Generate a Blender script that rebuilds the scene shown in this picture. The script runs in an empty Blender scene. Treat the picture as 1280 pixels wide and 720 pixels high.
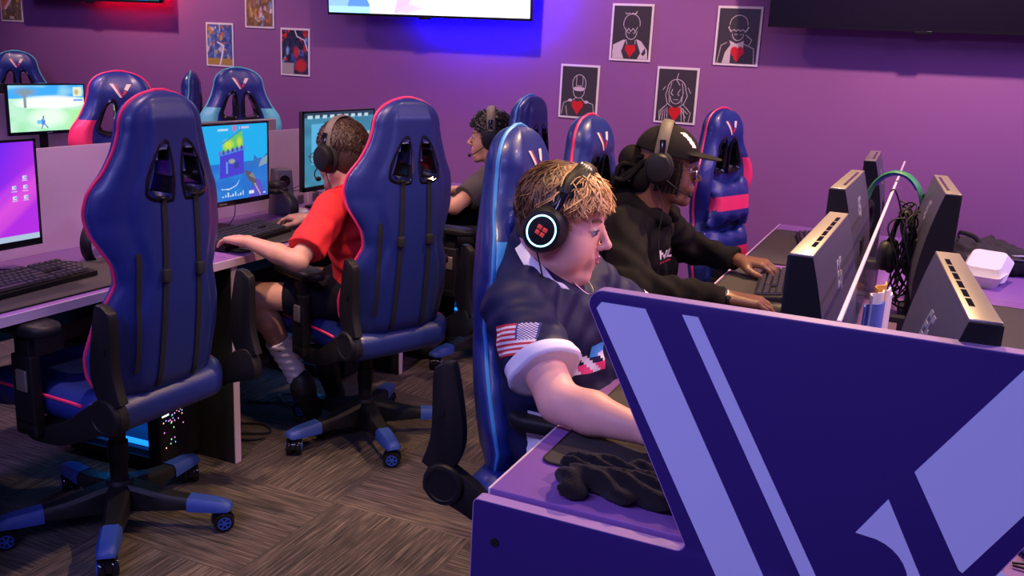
import bpy, bmesh, math, random
import numpy as np
from mathutils import Vector, Matrix, Euler

random.seed(4)
S = bpy.context.scene
COL = S.collection
PI = math.pi

# ------------------------------------------------------------------ materials
def mat(name, col, rough=.5, metal=0, emit=None, estr=1, alpha=1, bump=0, bscale=200, var=0, vscale=8,
        trans=0, ior=1.45, sheen=0, sss=0, coat=0, spec=.5):
    m = bpy.data.materials.new(name); m.use_nodes = True
    nt = m.node_tree; b = nt.nodes['Principled BSDF']
    c = (*col, 1)
    b.inputs['Base Color'].default_value = c
    b.inputs['Roughness'].default_value = rough
    b.inputs['Metallic'].default_value = metal
    b.inputs['Alpha'].default_value = alpha
    b.inputs['IOR'].default_value = ior
    b.inputs['Transmission Weight'].default_value = trans
    b.inputs['Specular IOR Level'].default_value = spec
    if sheen: b.inputs['Sheen Weight'].default_value = sheen
    if coat: b.inputs['Coat Weight'].default_value = coat; b.inputs['Coat Roughness'].default_value = .15
    if sss:
        b.inputs['Subsurface Weight'].default_value = sss
        b.inputs['Subsurface Radius'].default_value = (.02, .008, .005)
    if emit:
        b.inputs['Emission Color'].default_value = (*emit, 1); b.inputs['Emission Strength'].default_value = estr
    if bump or var:
        tc = nt.nodes.new('ShaderNodeTexCoord')
    if bump:
        n = nt.nodes.new('ShaderNodeTexNoise'); n.inputs['Scale'].default_value = bscale; n.inputs['Detail'].default_value = 3
        nt.links.new(tc.outputs['Object'], n.inputs['Vector'])
        bp = nt.nodes.new('ShaderNodeBump'); bp.inputs['Strength'].default_value = bump; bp.inputs['Distance'].default_value = .002
        nt.links.new(n.outputs['Fac'], bp.inputs['Height']); nt.links.new(bp.outputs['Normal'], b.inputs['Normal'])
    if var:
        n = nt.nodes.new('ShaderNodeTexNoise'); n.inputs['Scale'].default_value = vscale; n.inputs['Detail'].default_value = 5
        nt.links.new(tc.outputs['Object'], n.inputs['Vector'])
        r = nt.nodes.new('ShaderNodeValToRGB')
        r.color_ramp.elements[0].position = .3; r.color_ramp.elements[1].position = .7
        r.color_ramp.elements[0].color = tuple(max(0, x*(1-var)) for x in col)+(1,)
        r.color_ramp.elements[1].color = tuple(min(1, x*(1+var)) for x in col)+(1,)
        nt.links.new(n.outputs['Fac'], r.inputs['Fac']); nt.links.new(r.outputs['Color'], b.inputs['Base Color'])
    return m

def srgb(r, g, b):
    f = lambda v: ((v/255+.055)/1.055)**2.4 if v > 10 else v/255/12.92
    return (f(r), f(g), f(b))

M = {}
M['black'] = mat('black_plastic', (.009, .009, .010), .48, bump=.15, bscale=900, spec=.32)
M['blackgloss'] = mat('gloss_black_plastic', (.008, .008, .01), .12)
M['rubber'] = mat('black_rubber', (.015, .015, .016), .8)
M['cable'] = mat('cable_rubber', (.01, .01, .011), .5)
M['navy'] = mat('navy_leatherette', (.015, .029, .185), .38, bump=.25, bscale=450, coat=.15)
M["navyback"] = mat("navy_backshell", (.013, .026, .165), .42, bump=.2, bscale=450, coat=.1)
M['pink'] = mat('pink_leatherette', (.80, .035, .14), .4)
M['teal'] = mat('teal_leatherette', (.12, .50, .55), .4)
M['sky'] = mat('sky_blue_leatherette', (.06, .32, .72), .4)
M['cream'] = mat('cream_print', (.78, .62, .55), .5)
M['redprint'] = mat('red_print', (.5, .04, .08), .5)
M['strap'] = mat('strap_webbing', (.010, .010, .013), .7, bump=.4, bscale=1200)
M['bluecap'] = mat('blue_leg_cap', (.025, .065, .30), .5, bump=.3, bscale=700)
M['bluehub'] = mat('blue_wheel_hub', (.02, .08, .40), .4)
M['chrome'] = mat('chrome', (.6, .6, .62), .2, 1)
M['silver'] = mat('silver_plastic', (.42, .37, .31), .35, .7)
M['greyplastic'] = mat('grey_monitor_shell', (.075, .07, .10), .42, bump=.15, bscale=900)
M['logogrey'] = mat('grey_logo', (.35, .33, .38), .4)
M['desk'] = mat('purple_laminate', (.22, .10, .33), .38, var=.06, vscale=3)
M['edge'] = mat('pale_edge_band', (.62, .50, .58), .5)
M['deskside'] = mat('black_desk_panel', (.012, .011, .014), .6)
M['panel'] = mat('deep_violet_laminate', (.030, .013, .125), .45, spec=.35)
M['logo'] = mat('pale_lilac_vinyl', (.55, .58, .76), .5)
M['mat'] = mat('charcoal_desk_mat', (.040, .034, .032), .9, bump=.3, bscale=1500)
M['matrim'] = mat('black_mat_trim', (.006, .006, .007), .8)
M['white'] = mat('white_plastic', (.75, .75, .74), .4)
M['paper'] = mat('paper', (.78, .74, .70), .8)
M['foam'] = mat('white_foam', (.85, .84, .72), .7)
M['skin1'] = mat('fair_skin', (.74, .40, .32), .5, sss=.08, bump=.06, bscale=600, var=.05, vscale=25)
M['skin2'] = mat('fair_tan_skin', (.55, .30, .20), .5, sss=.06)
M['skin3'] = mat('tan_skin', (.50, .27, .155), .5, sss=.05)
M['skin4'] = mat('brown_skin', (.155, .070, .040), .42, sss=.03)
M['lip1'] = mat('pink_lips', (.50, .17, .16), .4)
M['lip4'] = mat('brown_lips', (.20, .07, .065), .4)
M['eyew'] = mat('eye_white', (.42, .40, .42), .25)
M['iris'] = mat('iris', (.04, .05, .06), .1)
M['lash'] = mat('dark_lashes', (.03, .018, .012), .8)
M['brow1'] = mat('light_brown_eyebrow', (.22, .12, .06), .8)
M['hairbrown'] = mat('dark_brown_hair', (.045, .022, .013), .5)
M['hairblack'] = mat('black_hair', (.010, .008, .008), .42)
M['jersey'] = mat('navy_jersey', (.008, .010, .050), .55, bump=.2, bscale=900, spec=.3)
M['jerseywhite'] = mat('white_jersey_trim', (.70, .70, .78), .6)
M['redshirt'] = mat('red_shirt', (.62, .012, .016), .75, bump=.2, bscale=700)
M['greyshirt'] = mat('dark_olive_grey_shirt', (.055, .050, .045), .9)
M['hoodie'] = mat('black_hoodie', (.010, .009, .009), .95, bump=.4, bscale=700, spec=.12)
M['darkcloth'] = mat('dark_trousers', (.010, .010, .016), .95, spec=.12)
M['sock'] = mat('white_sock', (.80, .78, .82), .85, bump=.4, bscale=500)
M['shoe'] = mat('black_shoe', (.010, .010, .012), .5)
M['cap'] = mat('black_cap_cloth', (.013, .011, .010), .85, bump=.35, bscale=900, spec=.2)
M['capprint'] = mat('white_print', (.75, .73, .70), .6)
M['flagred'] = mat('flag_red', (.48, .03, .05), .6)
M['flagwhite'] = mat('flag_white', (.72, .66, .70), .6)
M['flagblue'] = mat('flag_blue', (.03, .04, .20), .6)
M['ring'] = mat('glowing_ring', (.3, .6, 1), .4, emit=(.25, .62, 1), estr=5)
M['emblem'] = mat('red_emblem', (.65, .08, .05), .5, emit=(.8, .06, .04), estr=.25)
M['fleece'] = mat('black_fleece', (.016, .013, .013), 1, bump=1, bscale=260, spec=.1, sheen=.08)
M['cyan'] = mat('cyan_light_strip', (.1, .5, 1), .4, emit=(.01, .22, .95), estr=3.2)
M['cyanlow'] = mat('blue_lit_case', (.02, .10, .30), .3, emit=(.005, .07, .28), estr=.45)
M['rgbtext'] = mat('lit_letters', (1, 1, 1), .4, emit=(.75, 1, .85), estr=2.2)
M['lens'] = mat('eyeglass_lens', (.8, .8, .9), .02, trans=.0, alpha=.18)
M['brass'] = mat('gold_thin_metal', (.7, .5, .25), .3, 1)
M['green'] = mat('green_plastic', (.18, .55, .08), .4)
M['bluepad'] = mat('blue_headband', (.02, .10, .45), .45)
M['greenband'] = mat('green_headband', (.03, .22, .09), .45)
M['yellow'] = mat('yellow_paper', (.75, .42, .06), .8)
M['bluepaper'] = mat('blue_paper', (.10, .16, .5), .8)
M['acc_pinkcup'] = mat('pink_plastic', (.75, .05, .2), .35)
M['bag'] = mat('black_nylon', (.014, .013, .014), .75, bump=.5, bscale=500)
M['wood'] = mat('tan_sticker', (.55, .40, .24), .7)

def acrylic(name, tint, a, rough):
    m = bpy.data.materials.new(name); m.use_nodes = True; nt = m.node_tree
    b = nt.nodes['Principled BSDF']; out = nt.nodes['Material Output']
    b.inputs['Base Color'].default_value = (*tint, 1); b.inputs['Roughness'].default_value = rough
    tr = nt.nodes.new('ShaderNodeBsdfTransparent'); mx = nt.nodes.new('ShaderNodeMixShader')
    mx.inputs[0].default_value = a
    nt.links.new(tr.outputs[0], mx.inputs[1]); nt.links.new(b.outputs[0], mx.inputs[2]); nt.links.new(mx.outputs[0], out.inputs[0])
    return m
M['clear'] = acrylic('clear_acrylic', (.55, .5, .6), .13, .05)

def frosted():
    m = bpy.data.materials.new('frosted_acrylic'); m.use_nodes = True; nt = m.node_tree
    out = nt.nodes['Material Output']; b = nt.nodes['Principled BSDF']
    b.inputs['Base Color'].default_value = (.74, .62, .70, 1); b.inputs['Roughness'].default_value = .5
    g = nt.nodes.new('ShaderNodeBsdfRefraction'); g.inputs['Color'].default_value = (.9, .8, .9, 1)
    g.inputs['Roughness'].default_value = .22; g.inputs['IOR'].default_value = 1.05
    mx = nt.nodes.new('ShaderNodeMixShader'); mx.inputs[0].default_value = .72
    tl = nt.nodes.new('ShaderNodeBsdfTranslucent'); tl.inputs['Color'].default_value = (.85, .72, .80, 1); m2 = nt.nodes.new('ShaderNodeMixShader'); m2.inputs[0].default_value = .42; nt.links.new(b.outputs[0], m2.inputs[1]); nt.links.new(tl.outputs[0], m2.inputs[2])
    nt.links.new(g.outputs[0], mx.inputs[1]); nt.links.new(m2.outputs[0], mx.inputs[2]); nt.links.new(mx.outputs[0], out.inputs[0])
    return m
M['frost'] = frosted()

def vcol_mat(name, estr=0, rough=.5):
    m = bpy.data.materials.new(name); m.use_nodes = True; nt = m.node_tree; b = nt.nodes['Principled BSDF']
    a = nt.nodes.new('ShaderNodeAttribute'); a.attribute_name = 'Col'
    b.inputs['Roughness'].default_value = rough
    if estr:
        b.inputs['Base Color'].default_value = (.01, .01, .01, 1)
        nt.links.new(a.outputs['Color'], b.inputs['Emission Color']); b.inputs['Emission Strength'].default_value = estr
    else:
        nt.links.new(a.outputs['Color'], b.inputs['Base Color'])
    return m
M['screen'] = vcol_mat('lit_screen', 1.0, .25)
M['print'] = vcol_mat('glossy_print', 0, .28)

def hair_mat():
    m = bpy.data.materials.new('blond_hair'); m.use_nodes = True; nt = m.node_tree; b = nt.nodes['Principled BSDF']
    tc = nt.nodes.new('ShaderNodeTexCoord'); n = nt.nodes.new('ShaderNodeTexNoise'); n.inputs['Scale'].default_value = 55
    nt.links.new(tc.outputs['Object'], n.inputs['Vector'])
    a = nt.nodes.new('ShaderNodeAttribute'); a.attribute_name = 'Col'
    mx = nt.nodes.new('ShaderNodeMix'); mx.data_type = 'RGBA'; mx.blend_type = 'MULTIPLY'; mx.inputs[0].default_value = .8
    r = nt.nodes.new('ShaderNodeValToRGB'); r.color_ramp.elements[0].position = .35; r.color_ramp.elements[1].position = .65
    r.color_ramp.elements[0].color = (.45, .40, .36, 1); r.color_ramp.elements[1].color = (1.1, 1.05, 1, 1)
    nt.links.new(n.outputs['Fac'], r.inputs['Fac'])
    nt.links.new(a.outputs['Color'], mx.inputs[6]); nt.links.new(r.outputs['Color'], mx.inputs[7])
    nt.links.new(mx.outputs[2], b.inputs['Base Color']); b.inputs['Roughness'].default_value = .45
    return m
M['blond'] = hair_mat()

# ------------------------------------------------------------------ objects
def tag(o, label=None, cat=None, group=None, kind=None):
    if label: o['label'] = label
    if cat: o['category'] = cat
    if group: o['group'] = group
    if kind: o['kind'] = kind
    return o

def thing(name, label, cat, loc=(0, 0, 0), rz=0, group=None, rot=None):
    o = bpy.data.objects.new(name, None); COL.objects.link(o)
    o.location = loc; o.rotation_euler = rot if rot is not None else (0, 0, rz)
    o.empty_display_size = .1
    return tag(o, label, cat, group)

def link(name, me, mats, parent=None):
    o = bpy.data.objects.new(name, me); COL.objects.link(o)
    if not isinstance(mats, (list, tuple)): mats = [mats]
    if len(me.materials) == 0:
        for m in mats: me.materials.append(m)
    else:
        for i, m in enumerate(mats):
            me.materials[i] = me.materials[i] or m
            if me.materials[i] != m:
                o.material_slots[i].link = 'OBJECT'; o.material_slots[i].material = m
    if parent: o.parent = parent
    return o

class MB:
    """collects shapes, links them as one mesh object"""
    def __init__(s): s.v = []; s.f = []; s.m = []; s.T = Matrix.Identity(4); s.mi = 0
    def add(s, vs, fs):
        n = len(s.v); T = s.T
        s.v += [tuple(T @ Vector(v)) for v in vs]
        s.f += [tuple(n+i for i in f) for f in fs]; s.m += [s.mi]*len(fs)
        return s
    def box(s, x0, x1, y0, y1, z0, z1, c=0):
        if c <= 0:
            vs = [(x, y, z) for z in (z0, z1) for y in (y0, y1) for x in (x0, x1)]
            return s.add(vs, [(0, 2, 3, 1), (4, 5, 7, 6), (0, 1, 5, 4), (2, 6, 7, 3), (0, 4, 6, 2), (1, 3, 7, 5)])
        bm = bmesh.new(); bmesh.ops.create_cube(bm, size=1)
        for v in bm.verts: v.co = Vector(((x0+x1)/2+v.co.x*(x1-x0), (y0+y1)/2+v.co.y*(y1-y0), (z0+z1)/2+v.co.z*(z1-z0)))
        c = min(c, .49*min(x1-x0, y1-y0, z1-z0))
        bmesh.ops.bevel(bm, geom=bm.edges[:], offset=c, segments=3, profile=.5, affect='EDGES')
        s.bm(bm); return s
    def bm(s, bm):
        bm.verts.index_update()
        s.add([v.co.copy() for v in bm.verts], [tuple(v.index for v in f.verts) for f in bm.faces]); bm.free()
    def prism(s, poly, a0, a1, axis='z', c=0):
        """poly in the two other axes (cyclic order), extruded along axis"""
        def P(p, a):
            if axis == 'z': return (p[0], p[1], a)
            if axis == 'y': return (p[0], a, p[1])
            return (a, p[0], p[1])
        if c > 0:
            bm = bmesh.new(); vs = [bm.verts.new(P(p, a0)) for p in poly]; f = bm.faces.new(vs)
            r = bmesh.ops.extrude_face_region(bm, geom=[f])
            d = Vector(P((0, 0), a1))-Vector(P((0, 0), a0))
            for e in r['geom']:
                if isinstance(e, bmesh.types.BMVert): e.co += d
            bmesh.ops.recalc_face_normals(bm, faces=bm.faces[:])
            es = [e for e in bm.edges if abs((e.verts[0].co-e.verts[1].co).normalized().dot(d.normalized())) < .5]
            bmesh.ops.bevel(bm, geom=es, offset=c, segments=2, profile=.5, affect='EDGES')
            s.bm(bm); return s
        n = len(poly); vs = [P(p, a0) for p in poly]+[P(p, a1) for p in poly]
        fs = [tuple(range(n))[::-1], tuple(range(n, 2*n))]+[(i, (i+1) % n, n+(i+1) % n, n+i) for i in range(n)]
        return s.add(vs, fs)
    def tube(s, pts, r, n=8, closed=False, caps=True, flat=None, up=None):
        pts = [Vector(p) for p in pts]; N = len(pts)
        rs = r if isinstance(r, (list, tuple)) else [r]*N
        vs = []; prev = None
        for i, p in enumerate(pts):
            if closed: t = pts[(i+1) % N]-pts[(i-1) % N]
            else: t = pts[min(i+1, N-1)]-pts[max(i-1, 0)]
            t = t.normalized() if t.length > 1e-9 else Vector((0, 0, 1))
            if up is not None: a = Vector(up); a = (a-t*a.dot(t)).normalized()
            elif prev is None:
                a = Vector((0, 0, 1)) if abs(t.z) < .9 else Vector((1, 0, 0)); a = (a-t*a.dot(t)).normalized()
            else:
                a = prev-t*prev.dot(t); a = a.normalized() if a.length > 1e-6 else prev
            prev = a; b = t.cross(a)
            fa = flat or (1, 1)
            for k in range(n):
                q = 2*PI*k/n; vs.append(p+a*(math.cos(q)*rs[i]*fa[0])+b*(math.sin(q)*rs[i]*fa[1]))
        fs = []
        for i in range(N if closed else N-1):
            j = (i+1) % N
            for k in range(n): fs.append((i*n+k, i*n+(k+1) % n, j*n+(k+1) % n, j*n+k))
        if caps and not closed: fs += [tuple(range(n))[::-1], tuple((N-1)*n+k for k in range(n))]
        return s.add(vs, fs)
    def lathe(s, prof, n=24, axis='z', c=(0, 0, 0)):
        """prof: list of (radius, height)"""
        vs = []
        for r, h in prof:
            for k in range(n):
                q = 2*PI*k/n; a, b = math.cos(q)*r, math.sin(q)*r
                p = (a, b, h) if axis == 'z' else ((a, h, b) if axis == 'y' else (h, a, b))
                vs.append((p[0]+c[0], p[1]+c[1], p[2]+c[2]))
        fs = [(i*n+k, i*n+(k+1) % n, (i+1)*n+(k+1) % n, (i+1)*n+k) for i in range(len(prof)-1) for k in range(n)]
        fs += [tuple(range(n))[::-1], tuple((len(prof)-1)*n+k for k in range(n))]
        return s.add(vs, fs)
    def ell(s, c, r, n=16, m=10, R=None):
        vs = []; fs = []
        for i in range(m+1):
            th = PI*i/m
            for k in range(n):
                ph = 2*PI*k/n; q = Vector((math.sin(th)*math.cos(ph)*r[0], math.sin(th)*math.sin(ph)*r[1], math.cos(th)*r[2]))
                if R is not None: q = R @ q
                vs.append(Vector(c)+q)
        for i in range(m):
            for k in range(n): fs.append((i*n+k, (i+1)*n+k, (i+1)*n+(k+1) % n, i*n+(k+1) % n))
        return s.add(vs, fs)
    def build(s, name, mats, parent=None, smooth=True, angle=40, kind=None, weld=True):
        me = bpy.data.meshes.new(name); me.from_pydata(s.v, [], s.f)
        for p, m in zip(me.polygons, s.m): p.material_index = m
        bm = bmesh.new(); bm.from_mesh(me)
        if weld: bmesh.ops.remove_doubles(bm, verts=bm.verts, dist=1e-6)
        bmesh.ops.recalc_face_normals(bm, faces=bm.faces)
        if smooth:
            for e in bm.edges:
                if len(e.link_faces) == 2 and e.calc_face_angle(0) > math.radians(angle): e.smooth = False
            for f in bm.faces: f.smooth = True
        bm.to_mesh(me); bm.free()
        o = link(name, me, mats, parent)
        if kind: o['kind'] = kind
        return o

def rr(x0, x1, y0, y1, r, n=5):
    """rounded rectangle polygon"""
    p = []
    for cx, cy, a in ((x1-r, y1-r, 0), (x0+r, y1-r, 90), (x0+r, y0+r, 180), (x1-r, y0+r, 270)):
        for k in range(n+1):
            q = math.radians(a+90*k/n); p.append((cx+r*math.cos(q), cy+r*math.sin(q)))
    return p

def spline(pts, n=8, closed=False):
    P = [Vector(p) for p in pts]; out = []; N = len(P)
    for i in range(N if closed else N-1):
        g = (lambda j: P[j % N]) if closed else (lambda j: P[max(0, min(N-1, j))])
        p0, p1, p2, p3 = g(i-1), g(i), g(i+1), g(i+2)
        for k in range(n):
            t = k/n
            out.append(.5*((2*p1)+(p2-p0)*t+(2*p0-5*p1+4*p2-p3)*t*t+(3*p1-3*p2+p3-p0)*t**3))
    if not closed: out.append(P[-1])
    return out

def textmesh(txt, size, name, m, parent, loc, rot, depth=.001, sx=1, bold=0):
    cu = bpy.data.curves.new(name+'_c', 'FONT'); cu.body = txt; cu.size = size; cu.extrude = depth; cu.offset = bold
    cu.align_x = 'CENTER'; cu.align_y = 'CENTER'
    t = bpy.data.objects.new(name+'_t', cu); COL.objects.link(t)
    dg = bpy.context.evaluated_depsgraph_get(); me = bpy.data.meshes.new_from_object(t.evaluated_get(dg))
    bpy.data.objects.remove(t); bpy.data.curves.remove(cu)
    me.materials.clear()
    o = link(name, me, m, parent); o.location = loc; o.rotation_euler = rot; o.scale = (sx, 1, 1)
    return o

# ------------------------------------------------------------------ signed distance fields -> surface nets
def nrm(v): v = np.asarray(v, float); return v/np.linalg.norm(v)
class SDF:
    def __init__(s, lo, hi, h):
        s.lo = np.array(lo, float); s.h = h
        s.n = np.ceil((np.array(hi)-s.lo)/h).astype(int)+1
        s.D = np.full(s.n, 5., np.float32)
    def blk(s, lo, hi):
        i0 = np.clip(np.floor((np.array(lo)-s.lo)/s.h).astype(int), 0, s.n); i1 = np.clip(np.ceil((np.array(hi)-s.lo)/s.h).astype(int)+1, 0, s.n)
        sl = tuple(slice(a, b) for a, b in zip(i0, i1))
        g = [(s.lo[k]+s.h*np.arange(i0[k], i1[k])).astype(np.float32) for k in range(3)]
        return sl, g[0][:, None, None], g[1][None, :, None], g[2][None, None, :]
    def comb(s, sl, d, k, sub):
        a = s.D[sl]
        if a.size == 0: return
        if sub:
            k = max(k, 1e-4); hh = np.clip(.5-.5*(a+d)/k, 0, 1); s.D[sl] = a*(1-hh)+(-d)*hh+k*hh*(1-hh)
        else:
            k = max(k, 1e-4); hh = np.clip(.5+.5*(a-d)/k, 0, 1); s.D[sl] = a*(1-hh)+d*hh-k*hh*(1-hh)
    def cap(s, a, b, ra, rb=None, k=.02, sub=False, sq=None):
        """tapered capsule; sq = (axis, factor) squashes it across that axis"""
        rb = ra if rb is None else rb; a = np.array(a, float); b = np.array(b, float); R = max(ra, rb)+k+3*s.h
        if sq is not None: R = R*max(1, 1/sq[1])
        sl, X, Y, Z = s.blk(np.minimum(a, b)-R, np.maximum(a, b)+R)
        ba = b-a; L = max(ba@ba, 1e-9)
        x, y, z = X-a[0], Y-a[1], Z-a[2]
        t = np.clip((x*ba[0]+y*ba[1]+z*ba[2])/L, 0, 1)
        x, y, z = x-t*ba[0], y-t*ba[1], z-t*ba[2]
        if sq is not None:
            u = nrm(sq[0]); w = x*u[0]+y*u[1]+z*u[2]; f = (1/sq[1]-1)
            x, y, z = x+w*f*u[0], y+w*f*u[1], z+w*f*u[2]
            d = (np.sqrt(x*x+y*y+z*z)-(ra+(rb-ra)*t))*min(1, sq[1]) if sq[1] < 1 else np.sqrt(x*x+y*y+z*z)-(ra+(rb-ra)*t)
        else: d = np.sqrt(x*x+y*y+z*z)-(ra+(rb-ra)*t)
        s.comb(sl, d, k, sub); return s
    def ell(s, c, r, R=None, k=.02, sub=False):
        r = np.array(r, float); c = np.array(c, float); m = r.max()+k+3*s.h
        sl, X, Y, Z = s.blk(c-m, c+m); x, y, z = X-c[0], Y-c[1], Z-c[2]
        if R is not None:
            R = np.array(R); x, y, z = [R[0, i]*x+R[1, i]*y+R[2, i]*z for i in range(3)]
        k0 = np.sqrt((x/r[0])**2+(y/r[1])**2+(z/r[2])**2); k1 = np.sqrt((x/r[0]**2)**2+(y/r[1]**2)**2+(z/r[2]**2)**2)+1e-6
        s.comb(sl, k0*(k0-1)/k1, k, sub); return s
    def box(s, c, hs, r, R=None, k=.02, sub=False):
        c = np.array(c, float); m = np.linalg.norm(hs)+k+3*s.h
        sl, X, Y, Z = s.blk(c-m, c+m); x, y, z = X-c[0], Y-c[1], Z-c[2]
        if R is not None:
            R = np.array(R); x, y, z = [R[0, i]*x+R[1, i]*y+R[2, i]*z for i in range(3)]
        q = [np.abs(v)-(e-r) for v, e in zip((x, y, z), hs)]
        d = np.sqrt(sum(np.maximum(v, 0)**2 for v in q))+np.minimum(np.maximum(q[0], np.maximum(q[1], q[2])), 0)-r
        s.comb(sl, d, k, sub); return s
    def cut(s, p, n):
        """remove the half space the normal points into"""
        n = nrm(n); sl, X, Y, Z = s.blk(s.lo, s.lo+s.h*s.n)
        s.D = np.maximum(s.D, ((X-p[0])*n[0]+(Y-p[1])*n[1]+(Z-p[2])*n[2]).astype(np.float32)); return s
    def disp(s, fn):
        sl, X, Y, Z = s.blk(s.lo, s.lo+s.h*s.n)
        s.D = s.D+np.where(np.abs(s.D) < .06, fn(X, Y, Z), 0).astype(np.float32); return s
    def mesh(s):
        D = s.D; D[0] = D[-1] = 1; D[:, 0] = D[:, -1] = 1; D[:, :, 0] = D[:, :, -1] = 1
        I = D < 0
        c = [I[a:I.shape[0]-1+a, b:I.shape[1]-1+b, e:I.shape[2]-1+e] for a in (0, 1) for b in (0, 1) for e in (0, 1)]
        cnt = sum(q.astype(np.int8) for q in c); act = (cnt > 0) & (cnt < 8)
        ix = np.argwhere(act); idx = np.full(act.shape, -1, np.int64); idx[act] = np.arange(len(ix))
        acc = np.zeros((len(ix), 3)); w = np.zeros(len(ix))
        cor = [(a, b, e) for a in (0, 1) for b in (0, 1) for e in (0, 1)]
        val = {q: D[ix[:, 0]+q[0], ix[:, 1]+q[1], ix[:, 2]+q[2]].astype(float) for q in cor}
        for q in cor:
            for ax in range(3):
                if q[ax] == 0:
                    q2 = list(q); q2[ax] = 1; q2 = tuple(q2); a, b = val[q], val[q2]
                    mk = (a < 0) != (b < 0); t = np.where(mk, a/np.where(mk, a-b, 1), 0)
                    p = np.array(q)[None, :]+np.zeros((len(ix), 3)); p[:, ax] = t
                    acc[mk] += p[mk]; w[mk] += 1
        V = (ix+acc/w[:, None])*s.h+s.lo
        F = []
        for ax in range(3):
            a = I.take(range(I.shape[ax]-1), ax); b = I.take(range(1, I.shape[ax]), ax)
            e = np.argwhere(a != b); o1, o2 = [k for k in range(3) if k != ax]
            if ax == 1: o1, o2 = o2, o1
            fl = a[tuple(e.T)]
            def g(d1, d2):
                q = e.copy(); q[:, o1] -= d1; q[:, o2] -= d2; return idx[tuple(q.T)]
            f = np.stack([g(1, 1), g(0, 1), g(0, 0), g(1, 0)], 1)
            f[~fl] = f[~fl][:, ::-1]; F.append(f)
        F = np.concatenate(F); return V, F[(F >= 0).all(1)]
    def build(s, name, mats, parent=None, smooth=2, matfn=None):
        V, F = s.mesh(); me = npmesh(name, V, F)
        if matfn is not None:
            C = V[F].mean(1); me.polygons.foreach_set('material_index', matfn(C).astype(np.int32))
        if smooth:
            # laplacian smoothing
            e = np.empty(len(me.edges)*2, np.int32); me.edges.foreach_get('vertices', e); e = e.reshape(-1, 2)
            P = V.copy(); deg = np.bincount(e.ravel(), minlength=len(V)).astype(float)[:, None]
            for lam in (.5, -.52)*smooth:
                A = np.zeros_like(P)
                for k in range(3):
                    A[:, k] = np.bincount(e[:, 0], P[e[:, 1], k], len(V))+np.bincount(e[:, 1], P[e[:, 0], k], len(V))
                P += lam*(A/np.maximum(deg, 1)-P)
            me.vertices.foreach_set('co', P.astype(np.float32).ravel())
        me.update(); return link(name, me, mats, parent)

def npmesh(name, V, F):
    me = bpy.data.meshes.new(name); k = F.shape[1]
    me.vertices.add(len(V)); me.vertices.foreach_set('co', np.asarray(V, np.float32).ravel())
    me.loops.add(len(F)*k); me.loops.foreach_set('vertex_index', F.astype(np.int32).ravel())
    me.polygons.add(len(F)); me.polygons.foreach_set('loop_start', np.arange(0, len(F)*k, k, dtype=np.int32))
    me.polygons.foreach_set('loop_total', np.full(len(F), k, np.int32))
    me.polygons.foreach_set('use_smooth', np.ones(len(F), bool))
    me.update(calc_edges=True); return me

# ------------------------------------------------------------------ painted flat pictures (screens, prints)
class Pic:
    def __init__(s, W, H, col):
        s.W, s.H = W, H; s.a = np.zeros((H, W, 3)); s.a[:] = col
        s.y, s.x = np.mgrid[0:H, 0:W]; s.u = s.x/(W-1); s.v = 1-s.y/(H-1)      # v up
    def mix(s, mask, col): mask = np.clip(mask, 0, 1)[..., None]; s.a = s.a*(1-mask)+np.array(col)*mask; return s
    def ell(s, cx, cy, rx, ry, col, soft=.0, ang=0):
        c, q = math.cos(ang), math.sin(ang); X = (s.u-cx)*c+(s.v-cy)*q; Y = -(s.u-cx)*q+(s.v-cy)*c
        d = np.sqrt((X/rx)**2+(Y/ry)**2); return s.mix((d < 1)*1. if not soft else np.clip((1+soft-d)/(2*soft), 0, 1), col)
    def rect(s, x0, x1, y0, y1, col, a=1): return s.mix(((s.u >= x0) & (s.u <= x1) & (s.v >= y0) & (s.v <= y1))*a, col)
    def poly(s, pts, col, a=1):
        ins = np.zeros(s.u.shape, bool); n = len(pts)
        for i in range(n):
            x0, y0 = pts[i]; x1, y1 = pts[(i+1) % n]
            if y0 == y1: continue
            c = ((y0 > s.v) != (y1 > s.v)) & (s.u < (x1-x0)*(s.v-y0)/(y1-y0)+x0); ins ^= c
        return s.mix(ins*a, col)
    def line(s, pts, w, col, asp=1.):
        d = np.full(s.u.shape, 9.)
        for (x0, y0), (x1, y1) in zip(pts, pts[1:]):
            ax, ay = (x1-x0)*asp, (y1-y0); L = ax*ax+ay*ay+1e-12
            X, Y = (s.u-x0)*asp, s.v-y0; t = np.clip((X*ax+Y*ay)/L, 0, 1); d = np.minimum(d, np.hypot(X-t*ax, Y-t*ay))
        return s.mix(d < w, col)
    def noise(s, f, seed=0):
        r = np.random.RandomState(seed); g = r.rand(int(f)+3, int(f)+3); X, Y = s.u*f, s.v*f
        i, j = X.astype(int), Y.astype(int); a, b = X-i, Y-j; a = a*a*(3-2*a); b = b*b*(3-2*b)
        return g[j, i]*(1-a)*(1-b)+g[j, i+1]*a*(1-b)+g[j+1, i]*(1-a)*b+g[j+1, i+1]*a*b
    def build(s, name, w, h, m, parent, T):
        """picture of size w x h in the T frame's XZ plane, facing -Y, centred"""
        V = np.stack([(s.u.ravel()-.5)*w, np.zeros(s.W*s.H), (s.v.ravel()-.5)*h], 1)
        V = V @ np.array(T.to_3x3()).T+np.array(T.translation)
        i = (np.arange(s.H-1)[:, None]*s.W+np.arange(s.W-1)[None]).ravel()
        F = np.stack([i+s.W, i+s.W+1, i+1, i], 1); me = npmesh(name, V, F)
        at = me.color_attributes.new('Col', 'FLOAT_COLOR', 'POINT')
        at.data.foreach_set('color', np.concatenate([s.a.reshape(-1, 3), np.ones((s.W*s.H, 1))], 1).astype(np.float32).ravel())
        return link(name, me, m, parent)
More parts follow.
